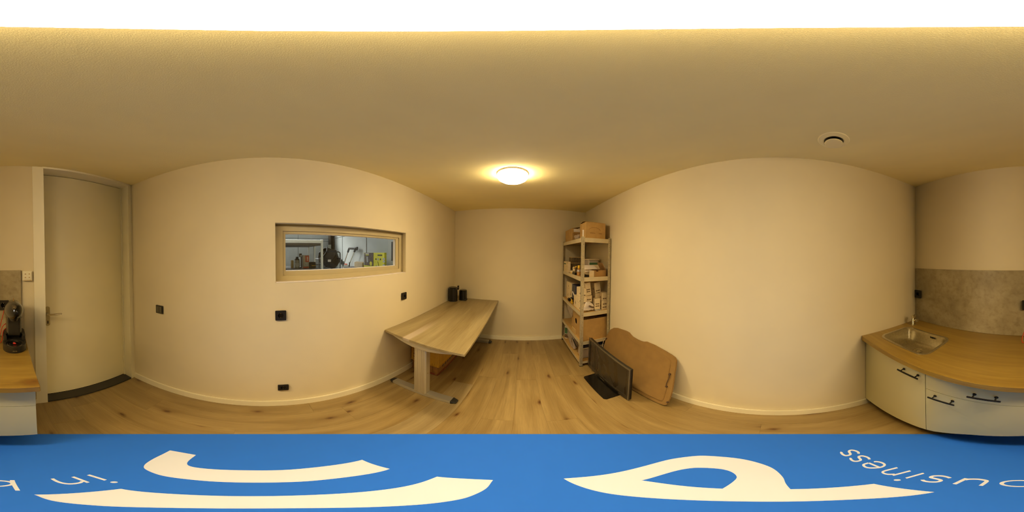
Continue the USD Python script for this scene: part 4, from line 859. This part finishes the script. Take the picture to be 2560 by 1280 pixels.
part(t, 'raised_field', on_board(poly(inner, .0025, .006)) + on_board(poly(inner.buffer(-.005), .005, .0075)), 'shelf_felt', fine=.03)
for (a, b_) in ((1.862, .470), (.825, .472), (.827, .300), (.775, .085)):
    part(t, 'peg', on_board(cyl((a, b_, .002), (a, b_, .016), .011, .009, 14)), 'cord_brown')
part(t, 'cord', on_board(rod(spline([(.825, .472, .014), (.822, .42, .010), (.832, .36, .009), (.827, .300, .014)], 6), .0028, 8)), 'cord_brown', 'dark brown lift cord')
part(t, 'cord', on_board(rod(spline([(1.862, .470, .012), (1.893, .42, .018), (1.897, .33, .016), (1.875, .25, .010)], 6), .003, 8)), 'carton_edge', 'pale lift cord')

# ---------------------------------------------------------------- blue logo overlay with white lettering, added as a flat sheet on the floor
def fl(u, v, z=0.0): Y = (EYE-z)*FPX/(v-HOR); return ((u-1280)/FPX*Y, Y)
MY = fl(0, 1086.6)[1]
t = thing('logo_overlay', 'added bright blue logo overlay with big white lettering, laid flat across the foreground', 'mat', (0, 2.5, 0), raw=True)
part(t, 'logo_sheet', poly(rrect(-4.75, 4.75, 1.30, MY, .01), .0004, .005).refine_to_length(.4), 'logo_blue', raw=True, smooth=20)
def letter(pxs, holes=()):
    def ring2(p):
        q = []
        for a, b in zip(p, p[1:]+p[:1]):
            n = max(1, int(abs(a[0]-b[0])/12)); q += [(a[0]+(b[0]-a[0])*i/n, a[1]+(b[1]-a[1])*i/n) for i in range(n)]
        return [fl(u, v, .006) for u, v in q]
    part(t, 'letter', poly(Polygon(ring2(pxs), [ring2(h) for h in holes]).buffer(0), .005, .0062), 'logo_white', raw=True, smooth=20)
def zz(ox, sx, pts, oy=1100, sy=None): return [(ox+x*sx, oy+y*(sy or sx)) for x, y in pts]
def smoothed(pts, keep=()):
    """A rounded closed outline through pts; corners listed in keep stay sharp."""
    n = len(pts); out = []; cuts = sorted(keep)
    for a, b in zip(cuts, cuts[1:]+[cuts[0]+n]):
        seg = [pts[i % n] for i in range(a, b+1)]
        s_ = spline(seg, 5) if len(seg) > 2 else np.array(seg); out += [tuple(p) for p in s_[:-1]]
    return out
A = zz(0, .25, [(1700,104),(1960,150),(1900,195),(1872,228),(1885,255),(1960,275),(2100,290),(2300,300),(2560,304)]) + zz(640, .25, [(250,301),(500,283),(800,248),(1062,198),(1180,245),(1338,288),(1060,350),(700,395),(400,418),(0,426)]) + zz(0, .25, [(2200,418),(1950,400),(1700,370),(1550,335),(1460,295),(1438,268),(1460,235),(1530,190),(1600,155)])
letter(smoothed(A, (0, 1, 12, 14)))
A = zz(0, .25, [(343,546),(600,540),(900,520),(1210,488),(1400,515),(1700,538),(2100,556),(2560,562)]) + zz(640, .25, [(500,552),(1000,525),(1400,480),(1650,425),(1810,366),(2000,382),(2370,400),(2330,455),(2270,505),(2150,560),(2000,600),(1700,640),(1300,665),(800,678),(0,684)]) + zz(0, .25, [(2000,682),(1300,670),(900,650),(600,620),(430,580)])
letter(smoothed(A, (0, 3, 12, 14)))
A = zz(1380, .25, [(117,385),(400,362),(700,315),(1000,240),(1200,190),(1400,163),(1540,158),(1750,172),(1950,200),(2130,250),(2240,305),(2310,375),(2330,420),(2385,492)]) + zz(1900, .2578, [(700,462),(1105,425),(1350,467),(1690,505),(1400,545),(1000,572),(500,592),(0,597)]) + zz(1380, .25, [(1500,605),(1000,580),(600,540),(350,485),(200,430)])
Hh = zz(1380, .25, [(892,403),(1050,362),(1250,305),(1400,280),(1500,277),(1650,285),(1780,312),(1845,360),(1830,400),(1780,440),(1705,487),(1400,468),(1150,440)])
letter(smoothed(A, (0, 13, 15, 17)), [smoothed(Hh, (0, 10))])
def stroke(*lines, wx=3.3, wy=1.35):
    """Thin lettering: pen lines in the same flat drawing, wider across than along."""
    k = wx/wy; g = unary_union([affinity.scale(LineString([(x, y*k) for x, y in (spline(l, 6) if len(l) > 2 else l)]).buffer(wx, cap_style=2), 1, 1/k, origin=(0, 0)) for l in lines])
    for p in getattr(g, 'geoms', [g]): letter(list(p.exterior.coords)[:-1], [list(h.coords)[:-1] for h in p.interiors])
a1 = lambda p: zz(2090, .09766, p, 1110); a2 = lambda p: zz(2320, .09375, p, 1160); a3 = lambda p: zz(0, .125, p, 1160)
stroke(a1([(150,205),(150,245),(220,290),(300,292),(368,265),(350,220),(335,185),(372,160),(440,160),(540,190),(575,245)]))
stroke(a1([(385,358),(385,395),(450,435),(540,440),(630,412),(608,370),(582,330),(625,308),(700,308),(805,340),(850,392)]))
stroke(a1([(1100,592),(840,484)]), a1([(832,484),(735,512),(705,545),(780,597),(950,612),(1130,597),(1225,560),(1240,520),(1150,470),(970,455)]))
stroke(a1([(1570,604),(1300,672),(1195,720),(1275,766),(1420,776),(1500,772)]), a1([(1905,685),(1455,802)]))
stroke(a1([(2245,746),(1792,874)]))
def dot(cx, cy_, rx, ry): letter([(cx+rx*math.cos(a), cy_+ry*math.sin(a)) for a in np.linspace(0, 2*math.pi, 24, endpoint=False)])
dot(2090+1568*.09766, 1110+922*.09766, 9, 1.8)
stroke(a2([(-150,420),(-60,462),(100,478),(260,472),(345,440),(280,408),(130,375),(75,350),(130,324),(260,313),(420,325),(590,374)]), wx=5)
stroke(a2([(705,535),(1025,382)]), a2([(985,420),(1150,402),(1350,407),(1520,432),(1560,466),(1405,578)]), wx=5.5, wy=1.5)
th = np.linspace(0, 2*math.pi, 40)
stroke([(2550+46*math.cos(a), 1208.6+7.6*math.sin(a)) for a in th], wx=5.5, wy=1.0)
stroke([(-14+46*math.cos(a), 1208.6+7.2*math.sin(a)) for a in th], a3([(245,323),(275,400),(355,530)]), wx=6.0, wy=1.0)
stroke(a3([(1045,291),(1200,368),(1380,396),(1560,382),(1640,345)]), a3([(1455,255),(1765,370)]), wx=4.6)
stroke(a3([(1765,216),(2110,322)]), wx=4.6)
dot(2280*.125, 1160+363*.125, 9.5, 1.7)
